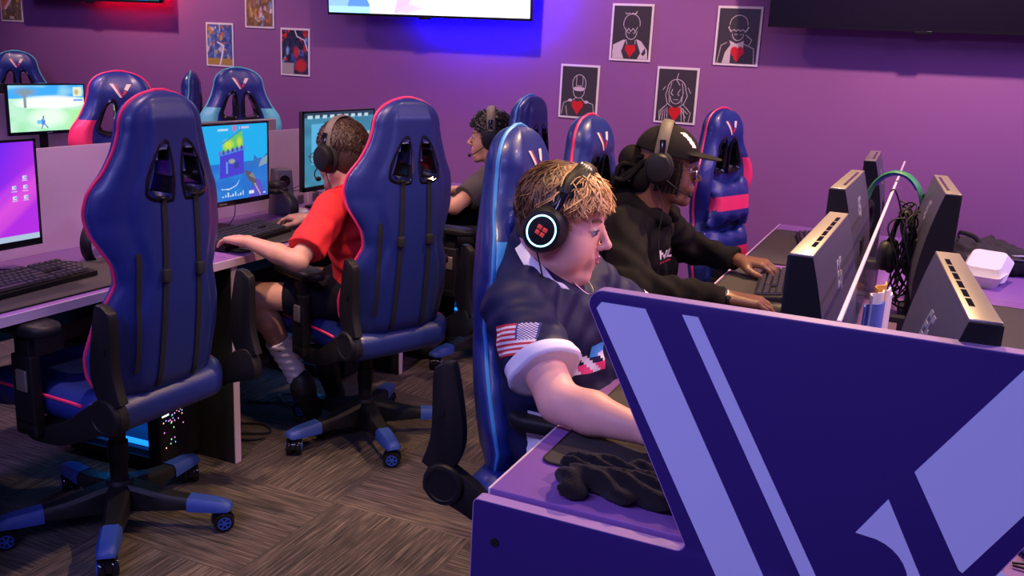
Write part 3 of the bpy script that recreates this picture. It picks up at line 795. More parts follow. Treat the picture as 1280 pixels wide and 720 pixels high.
def bust(kind):
    p = Pic(150, 200, BK); L = lambda pts, w=.006: p.line(pts, w, W_, .75)
    C = lambda cx, cy, rx, ry, a0=0, a1=360, w=.006: L([(cx+rx*math.cos(math.radians(a)), cy+ry*math.sin(math.radians(a))) for a in np.linspace(a0, a1, 24)], w)
    if kind == 0:      # short hair, open white coat
        p.poly([(.02, 0), (.03, .26), (.30, .36), (.36, .36), (.26, .14), (.34, 0)], W_); p.poly([(.98, 0), (.95, .18), (.78, .34), (.64, .38), (.78, .12), (.70, 0)], W_)
        p.poly([(.80, .10), (.90, .22), (.92, .12), (.86, .06)], BK)
        C(.5, .66, .22, .19, -10, 190); L([(.46+.05*i, .84+(.03 if i % 2 else 0)) for i in range(-3, 4)]); L([(.62, .90), (.55, .84)])
        C(.5, .52, .15, .15, 180, 360); L([(.30, .60), (.38, .52), (.42, .58), (.48, .52), (.54, .58), (.60, .52), (.66, .60)]); L([(.38, .36), (.40, .28)]); L([(.62, .36), (.62, .28)])
        L([(.40, .5), (.46, .49)]); L([(.55, .49), (.61, .5)]); heart(p, .5, .16, .13)
    elif kind == 1:    # cap of hair with blindfold band
        C(.5, .66, .19, .18, 0, 180); L([(.31, .66), (.33, .56)]); L([(.69, .66), (.67, .56)]); L([(.42, .82), (.42, .62), (.60, .62)]); L([(.60, .80), (.60, .64)])
        p.ell(.5, .555, .17, .045, W_); C(.5, .52, .16, .15, 180, 360); p.ell(.27, .32, .06, .03, W_); p.ell(.73, .30, .06, .03, W_)
        L([(.25, .32), (.08, .26), (.03, .04)]); L([(.75, .30), (.92, .26), (.97, .04)]); L([(.15, .2), (.2, .0)]); L([(.42, .38), (.36, .33)]); L([(.58, .38), (.66, .31)]); heart(p, .48, .19, .15)
    elif kind == 2:    # bowl hair, scarf
        C(.5, .72, .22, .16, -5, 185); L([(.28+.055*i, .62-(.03 if i % 2 else 0)) for i in range(9)]); p.poly([(.24, .66), (.30, .58), (.36, .56), (.30, .60), (.27, .68)], W_); p.poly([(.76, .66), (.70, .58), (.64, .56), (.70, .60), (.73, .68)], W_)
        C(.5, .54, .14, .12, 180, 360); L([(.42, .53), (.47, .53)]); L([(.54, .53), (.60, .53)]); p.poly([(.30, .42), (.48, .36), (.66, .42), (.66, .24), (.36, .24), (.36, .0), (.16, .0), (.22, .20), (.34, .34)], W_)
        L([(.10, .30), (.04, .0)]); L([(.24, .38), (.10, .32)]); L([(.66, .36), (.92, .28), (.95, .0)]); L([(.70, .52), (.85, .44), (.80, .34)]); heart(p, .52, .18, .15)
    else:              # long loose hair, hood collar
        L([(.52, .92), (.48, .80), (.58, .70)]); C(.5, .62, .24, .19, 0, 180); L([(.26, .62), (.22, .50), (.28, .34)]); L([(.74, .62), (.80, .50), (.72, .34)]); L([(.36, .74), (.30, .56), (.34, .36)]); L([(.64, .74), (.68, .56), (.66, .36)])
        L([(.40, .62), (.36, .54), (.42, .50)]); L([(.60, .62), (.54, .54), (.58, .50)]); L([(.44, .42), (.56, .42)]); L([(.20, .66), (.14, .60)]); L([(.80, .66), (.88, .56)])
        C(.5, .48, .15, .14, 180, 360); L([(.30, .34), (.50, .22), (.70, .34)]); L([(.30, .34), (.08, .18), (.10, .0)]); L([(.70, .34), (.92, .18), (.88, .0)])
        for k in range(6): L([(.14+.05*k, .20+.02*k), (.10+.07*k, .0)]) if k < 4 else L([(.66+.06*(k-4), .26), (.70+.08*(k-4), .0)])
        L([(.62, .30), (.84, .16)]); L([(.66, .24), (.80, .08)]); heart(p, .50, .15, .15)
    return p
G1 = 'white line-art portrait posters with red hearts'
poster('poster', 'line-art portrait poster of a spiky-haired figure in a white coat, red heart', -1.701, -1.463, 1.466, 1.772, bust(0), G1)
poster('poster', 'line-art portrait poster of a figure in a white scarf, beside the black television', -1.115, -.879, 1.469, 1.773, bust(2), G1)
poster('poster', 'line-art portrait poster of a figure with white band over the eyes', -1.985, -1.749, 1.131, 1.433, bust(1), G1)
poster('poster', 'line-art portrait poster of a long-haired hooded figure, above the black cap', -1.416, -1.182, 1.143, 1.447, bust(3), G1)
def collage(seed, base, cols):
    p = Pic(110, 160, base); r = random.Random(seed)
    for k in range(60): p.ell(r.random(), r.random(), .03+.09*r.random(), .02+.05*r.random(), r.choice(cols), .25, r.random()*3)
    n = p.noise(18, seed)[..., None]; p.a = p.a*(.55+.9*n); return p
G2 = 'colourful comic-style posters on the left of the back wall'
B_, O_, Y_, R_, C_, K_, Wh = (.05, .10, .35), (.55, .16, .05), (.55, .36, .08), (.55, .04, .04), (.20, .35, .55), (.03, .03, .05), (.6, .55, .55)
p = collage(3, (.10, .16, .38), [B_, C_, Y_, O_, Wh, C_, B_]); p.rect(0, 1, 0, .16, (.45, .30, .07)); p.line([(.42, .56), (.66, .48), (.58, .20), (.5, 0)], .022, (.8, .8, .8), .7); p.line([(.5, 1), (.52, .86)], .012, (.7, .75, .75), .7)
poster('poster', 'blue and yellow crowded comic poster with a white swoosh', -4.592, -4.357, 1.294, 1.582, p, G2)
p = collage(5, (.24, .14, .07), [O_, Y_, (.35, .22, .12), Wh, (.4, .12, .05), C_])
poster('poster', 'brown and orange comic poster, topmost of the left wall posters', -4.255, -4.018, 1.558, 1.862, p, G2)
p = collage(8, (.035, .04, .09), [K_, B_, K_, R_, K_, C_]); p.ell(.72, .2, .2, .14, R_, .3); p.ell(.55, .5, .1, .12, R_, .3); p.rect(0, .45, 0, .25, (.4, .36, .34)); p.line([(.5, 1), (.58, .86), (.86, .78), (.98, .55)], .014, (.7, .72, .75), .7)
poster('poster', 'dark blue comic poster with red figures and a thin white curve', -3.967, -3.736, 1.265, 1.567, p, G2)
p = collage(9, (.16, .12, .07), [(.2, .15, .08), Y_, (.14, .1, .06)]); p.line([(.0, .35), (.5, .75)], .10, (.75, .2, .08), .7); p.line([(.2, .3), (.7, .7)], .04, (.8, .75, .7), .7); p.rect(.4, .62, .03, .10, (.6, .5, .35))
poster('poster', 'brown poster with an orange and white streak at the far left', -6.590, -6.355, 1.528, 1.83, p, G2)

# ------------------------------------------------------------------ desks (top z .749)
DT = .749
def desk_half(label, xe, xm, y0, y1, group, grom=None, end0=True, end1=False, nook=False):
    """xe = outer (user) edge, xm = middle line"""
    sg = 1 if xe > xm else -1; t = thing('computer_desk', label, 'desk', ((xe+xm)/2, (y0+y1)/2, 0), 0, group); ox, oy = (xe+xm)/2, (y0+y1)/2
    a, b = min(xe, xm), max(xe, xm)
    mb = MB(); mb.box(a-ox+(.004 if sg < 0 else 0), b-ox-(.004 if sg > 0 else 0), y0-oy+.001, y1-oy-.001, DT-.027, DT, .0015); top = mb.build('desktop', M['desk'], t)
    mb = MB(); e0, e1 = (xe-.004, xe) if sg > 0 else (xe, xe+.004); mb.box(e0-ox, e1-ox, y0-oy+.001, y1-oy-.001, DT-.027, DT-.0005); mb.build('edge_band', M['edge'], top)
    for on, yy in ((end0, y0), (end1, y1)):
        if not on: continue
        s0, s1 = (yy-.014, yy+.014)
        mb = MB(); mb.box(a-ox+(.012 if sg < 0 else .0), b-ox-(.012 if sg > 0 else 0), s0-oy, s1-oy, 0.002, DT-.0275); pn = mb.build('side_panel', M['deskside'], t, smooth=False)
        mb = MB(); f0, f1 = (xe-.012, xe-.008) if sg > 0 else (xe+.008, xe+.012); mb.box(f0-ox, f1-ox, s0-oy, s1-oy, .002, DT-.0275); mb.build('edge_band', M['edge'], pn, smooth=False)
    mb = MB(); m0, m1 = (xm+.006, xm+.022) if sg > 0 else (xm-.022, xm-.006); mb.box(m0-ox, m1-ox, y0-oy+.03, y1-oy-.03, .50, DT-.028); mb.build('modesty_panel', M['deskside'], t, smooth=False)
    if grom:
        mb = MB(); n = 24; vs = []
        for r, z in ((.034, DT+.0002), (.034, DT+.003), (.027, DT+.003), (.027, DT-.01)):
            vs += [(grom[0]-ox+r*math.cos(2*PI*k/n), grom[1]-oy+r*math.sin(2*PI*k/n), z) for k in range(n)]
        mb.add(vs, [(q*n+k, q*n+(k+1) % n, (q+1)*n+(k+1) % n, (q+1)*n+k) for q in range(3) for k in range(n)]); g = mb.build('cable_grommet', M['black'], t)
        mb = MB(); mb.lathe([(.0001, DT+.0006), (.0275, DT+.0006), (.0275, DT+.001)], 24, 'z', (grom[0]-ox, grom[1]-oy, 0)); mb.build('grommet_hole', M['rubber'], g)
    return t
YL = [1.292, 2.409, 3.526, 4.643]
RL = [1.296, 2.360, 3.416, 4.492]
GL, GR = 'desks of the left row', 'desks of the right row'
wh = ['nearest', 'middle', 'farthest']
ll = ['purple desk at left holding the blue-purple monitor, behind the empty chair', 'purple desk the boy in red types at', 'purple desk of the farthest boy, near the back wall']
for i in range(3):
    desk_half(ll[i], -2.07, -2.60, YL[i], YL[i+1], GL, end0=True, end1=(i == 2))
    desk_half('purple desk behind the frosted panels, %s of that far side' % wh[i], -3.13, -2.602, YL[i], YL[i+1], 'desks behind the frosted panels', end0=True, end1=(i == 2))
lr = ['purple desk under the black cloth and blond boy\'s arm', 'purple desk the person in the black cap works at', 'purple desk in front of the empty pink and blue chair']
lr2 = ['purple desk at the right behind the violet end board, nearest one', 'purple desk with the cable hole and foam box, right half', 'purple desk carrying the black bag by the back wall']
for i in range(3):
    desk_half(lr[i], -.59, -.061, RL[i], RL[i+1], GR, end0=(i > 0), end1=(i == 2))
    desk_half(lr2[i], .47, -.059, RL[i], RL[i+1], GR, grom=(.0, RL[i]+.504), end0=(i > 0), end1=(i == 2))
for i in range(2):
    desk_half('purple desk of the third row beyond the chairs at far left' if i == 0 else 'purple desk of the third row, end by the back wall', -4.50, -5.05, 2.30+1.117*i, 3.417+1.117*i, 'desks of the third row', end0=True, end1=(i == 1))
    desk_half('far half of the third-row desk at far left' if i == 0 else 'far half of the third-row desk, end by the back wall', -5.44, -5.052, 2.30+1.117*i, 3.417+1.117*i, 'desks of the third row', end0=True, end1=(i == 1))

# privacy panels
for i in range(3):
    mb = MB(); mb.box(-.003, .003, -(YL[i+1]-YL[i])/2+.004, (YL[i+1]-YL[i])/2-.004, 0, .343)
    t = thing('privacy_panel', ['frosted panel behind the blue-purple monitor', 'frosted panel behind the boy in red\'s monitor', 'frosted panel in front of the farthest boy'][i], 'partition', (-2.601, (YL[i]+YL[i+1])/2, DT+.0005), 0, 'frosted panels along the left desks')
    mb.build('panel', M['frost'], t, smooth=False)
    for s_ in (-1, 1):
        mb = MB(); mb.box(-.010, .010, s_*.50-.02, s_*.50+.02, 0, .04, .002); mb.box(-.012, -.004, s_*.50-.02, s_*.50+.02, 0, .05, .001); mb.build('clamp', M['greyplastic'], t)
for i in range(2):
    mb = MB(); mb.box(-.003, .003, -.55, .55, 0, .343); t = thing('privacy_panel', ['frosted panel on the third row at far left', 'frosted panel on the third row near the back wall'][i], 'partition', (-5.051, 2.86+1.117*i, DT+.0005), 0, 'frosted panels on the third row')
    mb.build('panel', M['frost'], t, smooth=False)
yd0, yd1 = 1.31, 4.13
t = thing('desk_divider', 'clear acrylic divider standing down the middle of the right desks', 'partition', (-.077, (yd0+yd1)/2, DT+.0005))
mb = MB(); L = (yd1-yd0)/2; mb.box(-.003, .003, -L, L, 0, .368); mb.build('panel', M['clear'], t, smooth=False)
mb = MB(); mb.box(-.0035, .0035, -L, L, .368, .372, .001); mb.build('edge_trim', M['edge'], t)
for yy in (-1.2, 0, 1.2):
    mb = MB(); mb.box(-.012, -.0035, yy-.02, yy+.02, 0, .045, .002); mb.box(.0035, .012, yy-.02, yy+.02, 0, .045, .002); mb.build('clamp', M['black'], t)

# ------------------------------------------------------------------ violet end board with the V
t = thing('end_board', 'deep violet end board rising into a big V shape with pale lilac stripes', 'desk panel', (-.06, 1.276, 0))
C0 = .06                                              # centre offset
wb, wt, zt, zs = .178, .366, 1.124, .741              # half width at desk level, at top
P = []
def arc(cx, cz, r, a0, a1, n=7): return [(cx+r*math.cos(math.radians(a)), cz+r*math.sin(math.radians(a))) for a in np.linspace(a0, a1, n)]
sl = math.atan2(zt-zs, wt-wb)                         # slope of wing sides
deg = math.degrees(sl)
P += [(-.540, .003), (.530, .003)]
P += arc(.522, zs-.008, .008, 0, 90, 4)
P += arc(wb+.012+.010, zs+.014, .014, 270, 180, 5)[:]
P += arc(wt-.022, zt-.020, .020, deg-90-.0, 90, 8)
P += arc(-wt+.022, zt-.020, .020, 90, 270-deg, 8)
P += arc(-wb-.022, zs+.014, .014, 0, -90, 5)
P += arc(-.532, zs-.008, .008, 90, 180, 4)
mb = MB(); mb.prism(P, -.0135, .0135, 'y', .0008); mb.build('board', [M['panel']], t)
# pale top edging follows the outline
mb = MB(); E = P[2:]
mb.tube([(a, 0, b+.0004) for a, b in E]+[(-.5404, 0, .003)], .0138, 4, flat=(.05, .94), up=None) if False else None
n = len(E); vs = []
for a, b in E+[(-.540, .003)]: vs += [(a, -.0125, b), (a, .0125, b)]
# slightly proud strip
def offp(Q, d):
    out = []
    for i in range(len(Q)):
        p0 = Vector(Q[max(0, i-1)]); p1 = Vector(Q[min(len(Q)-1, i+1)]); tt = (p1-p0).normalized(); nn = Vector((tt.y, -tt.x)); out.append((Q[i][0]+nn.x*d, Q[i][1]+nn.y*d))
    return out
Q = E+[(-.540, .003)]; Q1 = offp(Q, .0012)
vs = []
for (a, b), (c, d) in zip(Q, Q1): vs += [(a, -.0125, b), (a, .0125, b), (c, .0125, d), (c, -.0125, d)]
m_ = len(Q)
mb.add(vs, [(4*i+k, 4*i+(k+1) % 4, 4*(i+1)+(k+1) % 4, 4*(i+1)+k) for i in range(m_-1) for k in range(4)]+[(0, 1, 2, 3), (4*m_-4, 4*m_-3, 4*m_-2, 4*m_-1)])
M['boardedge'] = mat('lilac_edge_band', (.36, .22, .44), .4)
mb.build('edge_band', M['boardedge'], t)
mb = MB()
def lp(pts): mb.prism([(a+C0, b) for a, b in pts], -.0150, -.0134, 'y')
lp([(-.412, 1.098), (-.405, 1.108), (-.338, 1.108), (-.030, .565), (-.066, .502), (-.088, .530)])
lp([(-.284, 1.108), (-.261, 1.108), (.035, .601), (.022, .581)])
lp([(.150, 1.108), (.290, 1.108), (.123, .817), (.118, .820), (.046, .944)])
ar = [(.0355+.062*math.cos(math.radians(a))-.0365, .776+.062*math.sin(math.radians(a))) for a in np.linspace(88, -55, 14)]
lp([(.020, .898)]+[(-.0145, .839)]+ar[1:]+[(.052, .690), (.120, .712)])
lp([(.052, .690), (.034, .680), (-.030, .565), (-.066, .502), (-.02, .50), (.12, .712)])
mb.build('stripe_logo', M['logo'], t, smooth=False)
mb = MB(); mb.lathe([(.0001, -.0150), (.0075, -.0150), (.0085, -.0135), (.0001, -.0132)], 16, 'y', (-.558+.06, 0, .672)); mb.build('bolt', M['blackgloss'], t)
# ------------------------------------------------------------------ ceiling lamps
def lamp(x, y, w, l, power, col, group, label, name='ceiling_light', z=WH):
    t = thing(name, label, 'light', (x, y, z-.03), 0, group)
    mb = MB(); mb.box(-w/2-.02, w/2+.02, -l/2-.02, l/2+.02, 0, .03); mb.build('frame', M['black'], t)
    em = mat('lamp_diffuser', (.8, .8, .8), .5, emit=col, estr=1.2); mb = MB(); mb.box(-w/2, w/2, -l/2, l/2, -.004, 0); mb.build('diffuser', em, t)
    ld = bpy.data.lights.new('lamp', 'AREA'); ld.shape = 'RECTANGLE'; ld.size = w; ld.size_y = l; ld.energy = power; ld.color = col
    o = bpy.data.objects.new('lamp', ld); COL.objects.link(o); o.parent = t; o.location = (0, 0, -.008); return t
def spot(x, y, tx, ty, power, col, ang, label, group='warm ceiling spotlights'):
    t = thing('spotlight', label, 'light', (x, y, WH), 0, group)
    d = Vector((tx-x, ty-y, .8-WH)).normalized(); q = d.to_track_quat('-Z', 'Y')
    mb = MB(); mb.lathe([(.05, -.02), (.05, 0)], 20); mb.tube([(0, 0, -.01), (0, 0, -.09)], .008); mb.build('mount', M['black'], t)
    mb = MB(); mb.T = Matrix.Translation((0, 0, -.10)) @ q.to_matrix().to_4x4(); mb.lathe([(.03, .05), (.038, .04), (.042, -.05), (.036, -.05), (.032, -.02), (.001, -.02)], 20); mb.build('can', M['black'], t)
    ld = bpy.data.lights.new('lamp', 'SPOT'); ld.energy = power; ld.color = col; ld.spot_size = math.radians(ang); ld.spot_blend = .6; ld.shadow_soft_size = .045
    o = bpy.data.objects.new('lamp', ld); COL.objects.link(o); o.parent = t; o.location = Vector((0, 0, -.10))+d*.06; o.rotation_euler = q.to_euler(); return t
chair('empty navy gaming chair with pink piping in the left foreground, seen from behind', -2.10, 1.90, 178, 'pink', dz=.02, spin=-12)
chair('navy gaming chair with pink piping behind the boy in red', -1.845, 2.865, 157, 'pink', dz=.0, spin=20)
chair('navy gaming chair with light blue piping behind the farthest boy', -1.91, 3.98, 176, 'sky', dz=-.01, spin=10)
chair('navy gaming chair with light blue stripe that the blond boy sits in', -.668, 2.06, 4, 'sky', 'sky', rimonly=True, dz=-.005, spin=212, pillows=[('neck_pillow', .69, .055, .18, 'sky')])
chair('pink-piped gaming chair behind the person in the black cap', -.81, 2.95, -4, 'pink', 'pink', dz=-.02, spin=20)
chair('empty bright blue and pink gaming chair by the back wall', -.64, 4.15, -20, 'pink', 'pink', right=False, dz=-.02, spin=40, pillows=[('neck_pillow', .50, .085, .14, 'pink'), ('lumbar_pillow', .22, .10, .15, 'pink')])
chair('gaming chair with pink piping behind the frosted panels, facing us', -3.24, 3.08, -38, 'pink', 'pink', dz=.0, spin=0)
chair('gaming chair with teal side wings, behind the monitor of the boy in red', -3.40, 4.08, -38, 'teal', 'teal', dz=.02)
chair('teal-piped gaming chair seen edge-on, left of the teal-winged chair', -4.42, 4.42, 218, 'teal', 'teal', dz=-.03)
chair('gaming chair with teal piping at the far left edge', -5.90, 4.65, -38, 'teal', 'teal', dz=.02)
# ------------------------------------------------------------------ monitors
def desktop_pic(kind):
    if kind == 'wallpaper':
        p = Pic(200, 116, (.05, .015, .95)); u, v = p.u, p.v
        p.mix(np.clip(1.3*(.55-v+.35*(u-.5)), 0, 1), (.30, .015, .80)); p.mix(np.clip((u-.55+.25*(.5-v))*2, 0, .7), (.55, .03, .75)); p.mix(np.clip(1-abs((u-.62)*.9-(v-.2)*.8)*7, 0, .5), (.75, .08, .8)); p.mix(np.clip(1-abs((u-.82)*.9-(v-.3)*.7)*9, 0, .5), (.85, .10, .7))
        p.rect(0, 1, 0, .055, (.42, .55, .72))
        for (x, y) in ((.93, .64), (.93, .54), (.93, .44), (.86, .54), (.86, .44)):
            p.rect(x-.012, x+.012, y-.014, y+.02, (.75, .8, .9)); p.rect(x-.005, x+.016, y-.006, y+.008, (.2, .35, .8)); p.rect(x-.018, x+.018, y-.036, y-.030, (.6, .6, .9))
        for k in range(12): p.rect(.04+.05*k, .06+.05*k, .015, .042, [(.1, .3, .7), (.7, .6, .2), (.8, .8, .85)][k % 3])
    elif kind == 'castle':
        p = Pic(200, 116, (.01, .42, .85)); n = p.noise(9, 2); u0 = p.u; p.u = (p.u-.47)/.53; p.mix((p.v < .50)*1., (.015, .16, .62)); p.mix((p.v < .50)*np.clip(n-.35, 0, 1), (.02, .28, .75))
        p.poly([(.55, .42), (1, .45), (1, .60), (.9, .52), (.78, .53), (.72, .58), (.70, .50)], (.03, .16, .50)); p.poly([(.80, .40), (1, .44), (1, .56), (.86, .50)], (.22, .34, .48))
        p.poly([(.02, .30), (.50, .34), (.50, .66), (.03, .60)], (.06, .05, .62)); p.poly([(.0, .60), (.52, .67), (.52, .72), (.0, .66)], (.10, .20, .75))
        p.poly([(.06, .64), (.50, .71), (.48, .92), (.40, .90), (.10, .74)], (.12, .55, .15)); p.ell(.20, .74, .09, .06, (.55, .75, .05), .5); p.ell(.42, .77, .05, .06, (.55, .70, .03), .5); p.line([(.08, .76), (.47, .93)], .010, (.03, .30, .45), 1.7)
        for k in range(5): p.ell(.10+.09*k, .645+.012*k, .022, .03, (.05, .06, .35), .3)
        p.rect(.14, .18, .36, .52, (.10, .30, .75)); p.rect(.30, .40, .42, .50, (.03, .05, .3)); p.ell(.26, .52, .06, .03, (.3, .4, .3), .3)
        p.poly([(.60, .0), (.72, .26), (.84, .22), (.95, .0)], (.10, .08, .55)); p.poly([(.50, .38), (.62, .36), (.76, .20), (.72, .14), (.58, .26)], (.10, .09, .12)); p.poly([(.60, .30), (.68, .34), (.74, .24)], (.25, .22, .20)); p.line([(.72, .18), (.84, .02)], .012, (.55, .45, .40), 1.7)
        p.line([(.05, .16), (.2, .15), (.34, .19), (.40, .25)], .006, (.55, .8, .95), 1.7); p.ell(.32, .955, .035, .05, (.6, .15, .35), .2); p.rect(.42, .62, .945, .97, (.55, .5, .8)); p.rect(.0, .2, .93, .95, (.5, .7, .9))
        for k in range(9): p.rect(.06+.05*k, .085+.05*k, .05, .065+.02*(k % 3), (.6, .75, .95))
        p.rect(.60, .70, .05, .09, (.7, .75, .9)); p.rect(.9, .95, .03, .05, (.7, .75, .9)); p.line([(.44, .9), (.45, 1)], .012, (.1, .2, .6), 1.7); p.u = u0
    elif kind == 'meadow':
        p = Pic(200, 116, (.50, .85, .62)); n = p.noise(7, 5); p.mix((p.v > .72)*np.clip(.4+n, 0, 1), (.05, .40, .95)); p.mix(np.clip(1-((p.u-.55)/.5)**2-((p.v-.62)/.16)**2, 0, 1)**.5, (1, 1, 1)); p.mix(np.clip(n-.3, 0, 1)*(p.v < .5), (.22, .75, .30)); p.mix(np.clip((p.u-.6)*2, 0, .7)*(p.v < .45), (.35, .85, .18)); p.mix(np.clip(1-((p.u-.5)/.3)**2-((p.v-.3)/.28)**2, 0, .8), (.85, 1, .85))
        p.ell(.22, .86, .12, .07, (.22, .30, .35), .6); p.rect(.19, .225, .52, .82, (.25, .28, .32)); p.line([(.21, .72), (.14, .84)], .012, (.25, .3, .35), 1.7); p.line([(.21, .74), (.28, .84)], .012, (.25, .3, .35), 1.7)
        p.ell(.43, .30, .012, .04, (.2, .2, .4)); p.ell(.42, .20, .03, .07, (.1, .3, .75), .2); p.line([(.44, .22), (.40, .06)], .010, (.1, .15, .5), 1.7); p.line([(.44, .16), (.48, .07)], .012, (.1, .15, .5), 1.7); p.ell(.37, .20, .03, .045, (.15, .55, .9), .2)
        p.rect(.85, .97, .74, .95, (.75, .8, .6)); p.ell(.9, .84, .03, .06, (.55, .45, .2), .4); p.rect(.85, .98, .64, .68, (.2, .35, .9)); p.a *= 1.1
    else:
        p = Pic(120, 70, (.05, .28, .45)); n = p.noise(8, 7); p.mix(n*.6, (.02, .12, .2)); p.rect(.0, 1, .93, 1, (.02, .05, .1))
        for k in range(9): p.rect(.05+.10*k, .11+.10*k, .92, .96, (.5, .7, .8))
        p.rect(.35, .55, .1, .75, (.35, .42, .30)); p.rect(.60, .72, .1, .8, (.03, .18, .08)); p.rect(.78, .95, .1, .7, (.3, .45, .4)); p.rect(.1, .3, .3, .85, (.1, .45, .75))
    return p
def flat_monitor(label, x, y, rz, w, h, z0, pic, stand=True, group='slim black monitors of the left rows', backlit=True, silver=False):
    """screen faces local -Y... rotated so local -Y looks to the user"""
    t = thing('monitor', label, 'monitor', (x, y, DT), math.radians(rz), group); z0 = z0-DT
    mb = MB(); mb.box(-w/2, w/2, .0, .022, z0, z0+h, .003); mb.box(-w*.33, w*.33, .02, .048, z0+.05, z0+h*.66, .008); tag(mb.build('housing', M['silver'] if silver else M['black'], t), 'silver housing' if silver else None)
    mb = MB(); b = .007
    for q in ((-w/2, w/2, z0, z0+.020), (-w/2, w/2, z0+h-b, z0+h), (-w/2, -w/2+b, z0, z0+h), (w/2-b, w/2, z0, z0+h)): mb.box(q[0], q[1], -.003, .003, q[2], q[3])
    mb.build('bezel', M['blackgloss'], t, smooth=False)
    mb = MB(); mb.box(-.02, .02, -.0036, -.0028, z0+.007, z0+.012); mb.build('maker_mark', M['logogrey'], t, smooth=False)
    if pic: pic.build('screen', w-2*b, h-.027, M['screen'], t, Matrix.Translation((0, -.0005, z0+.0065+h/2)))
    mb = MB(); mb.box(-.025, .025, .045, .065, .008, z0+h*.45, .004); mb.build('stand_neck', M['black'], t)
    mb = MB(); mb.prism(rr(-.11, .11, -.045, .125, .02), .001, .010, 'z', .002); mb.build('stand_base', M['black'], t)
    return t
flat_monitor('monitor with a blue and purple desktop picture at the left edge', -2.40, 1.665, 90, .535, .315, .835, desktop_pic('wallpaper'))
flat_monitor('monitor showing a bright blue game with a green-roofed tower, boy in red plays', -2.40, 2.725, 90, .545, .312, .848, desktop_pic('castle'))
flat_monitor('monitor half hidden behind the head of the boy in red', -2.40, 3.50, 90, .55, .34, .848, desktop_pic('other'))
flat_monitor('monitor showing a bright green meadow game, far left', -4.93, 4.08, 90, .55, .300, .855, desktop_pic('meadow'))
flat_monitor('monitor of the third row turned away from us, far left', -5.22, 4.20, -90, .55, .30, .842, None)
flat_monitor('silver-backed monitor on the far side of the frosted panel, above the castle game', -2.80, 3.27, -90, .52, .31, .812, None, silver=True, group='silver-backed monitors behind the frosted panels')

# thick curved-back monitors of the right desks
def wedge_monitor(label, x, y, rz, w=.55, z1=1.152, logo=True, logo2=False):
    """screen faces local -X, bulging back +X; width along Y"""
    t = thing('monitor', label, 'monitor', (x, y, DT), math.radians(rz), 'thick dark monitors of the right desks')
    top = z1-DT; bot = .075
    prof = [(.0, bot), (.0, top), (.036, top)]
    cur = [(.036, top), (.050, top-.05), (.066, top-.12), (.078, top-.20), (.082, top-.26), (.074, bot+.01), (.03, bot)]
    mb = MB()
    # back shell: curved sheet, narrower bulge toward the sides
    n = len(cur); m = 14; vs = []
    cs = spline([(a, b, 0) for a, b in cur], 3); n = len(cs)
    for i in range(m+1):
        yy = -w/2+w*i/m; k = 1
        for c_ in cs: vs.append((c_[0]*k, yy, c_[1]))
    mb.add(vs, [(i*n+j, (i+1)*n+j, (i+1)*n+j+1, i*n+j+1) for i in range(m) for j in range(n-1)]); mb.build('back_shell', M['greyplastic'], t)
    mb = MB()
    side = [(p[0], p[1]) for p in cs]+[(0, bot), (0, top)]
    for yy in (-w/2, w/2): mb.prism([(a*.995, b) for a, b in side], yy-.0015 if yy < 0 else yy-.0005, yy+.0005 if yy < 0 else yy+.0015, 'y')
    mb.box(-.006, .001, -w/2, w/2, bot, top, .001); mb.build('side_cover', M['black'], t)
    mb = MB(); mb.box(-.004, .036, -w/2+.002, w/2-.002, top-.001, top+.004, .0015); tc = tag(mb.build('top_cover', M['silver'], t), 'silver top strip')
    mb = MB()
    for k in range(6):
        a = -w*.36+w*.12*k; mb.box(.020, .028, a+.006, a+w*.12-.006, top+.0035, top+.0046)
    mb.build('vent', M['blackgloss'], tc, smooth=False)
    p = Pic(90, 54, (.05, .09, .16)); p.mix(p.noise(6, 3)*.7, (.10, .18, .12)); p.a *= 1.5
    if x < -.1: p.a = p.a*.5+np.array((1.5, .55, 1.0))
    T = Matrix.Translation((-.0066, 0, (bot+top)/2+.004)) @ Matrix.Rotation(-PI/2, 4, 'Z')
    p.build('screen', w-.02, top-bot-.03, M['screen'], t, T)
    if logo:
        mb = MB(); zc = top-.078
        def bl(y0, y1, a, b, sh=.25):
            f = lambda zz: float(np.interp(-(zz), [-c_[1] for c_ in cs], [c_[0] for c_ in cs]))+.0012
            q = [(y0, a), (y1, a), (y1, b), (y0, b)]; q = [(yy, zz) for yy, zz in q]
            vs = [(f(zc+zz), yy+.35*zz, zc+zz) for yy, zz in q]+[(f(zc+zz)-.002, yy+.35*zz, zc+zz) for yy, zz in q]
            mb.add(vs, [(0, 1, 2, 3), (4, 5, 6, 7), (0, 1, 5, 4), (1, 2, 6, 5), (2, 3, 7, 6), (3, 0, 4, 7)])
        bl(-.034, -.004, .018, .028); bl(-.034, -.026, -.010, .028); bl(-.034, -.004, .000, .008); bl(-.034, -.004, -.020, -.010)
        bl(.004, .036, .018, .028); bl(.004, .012, -.028, .028); bl(.004, .036, -.028, -.018); bl(.028, .036, -.028, .004); bl(.018, .036, -.004, .004)
        mb.build('logo', M['logogrey'], t, smooth=False)
    mb = MB(); mb.box(.055, .080, -.05, .05, .02, .24, .008); mb.build('stand_neck', M['black'], t)
    mb = MB(); mb.prism(rr(-.09, .095, -.11, .11, .03), .001, .016, 'z', .003); mb.build('stand_base', M['black'], t)
    return t
wedge_monitor('thick grey-backed monitor nearest the blond boy, left of the divider', -.178, 1.865, -1, .56)
wedge_monitor('thick monitor of the person in the black cap, left of the divider', -.215, 2.90, -1, .57)
wedge_monitor('farthest thick monitor left of the divider, by the back wall', -.203, 3.85, 1, .50)
wedge_monitor('nearest thick monitor right of the divider, pale mark on its back', .095, 1.535, 184.7, .50)
wedge_monitor('thick dark monitor right of the divider, behind the hanging cables', .082, 3.00, 183.4, .52)

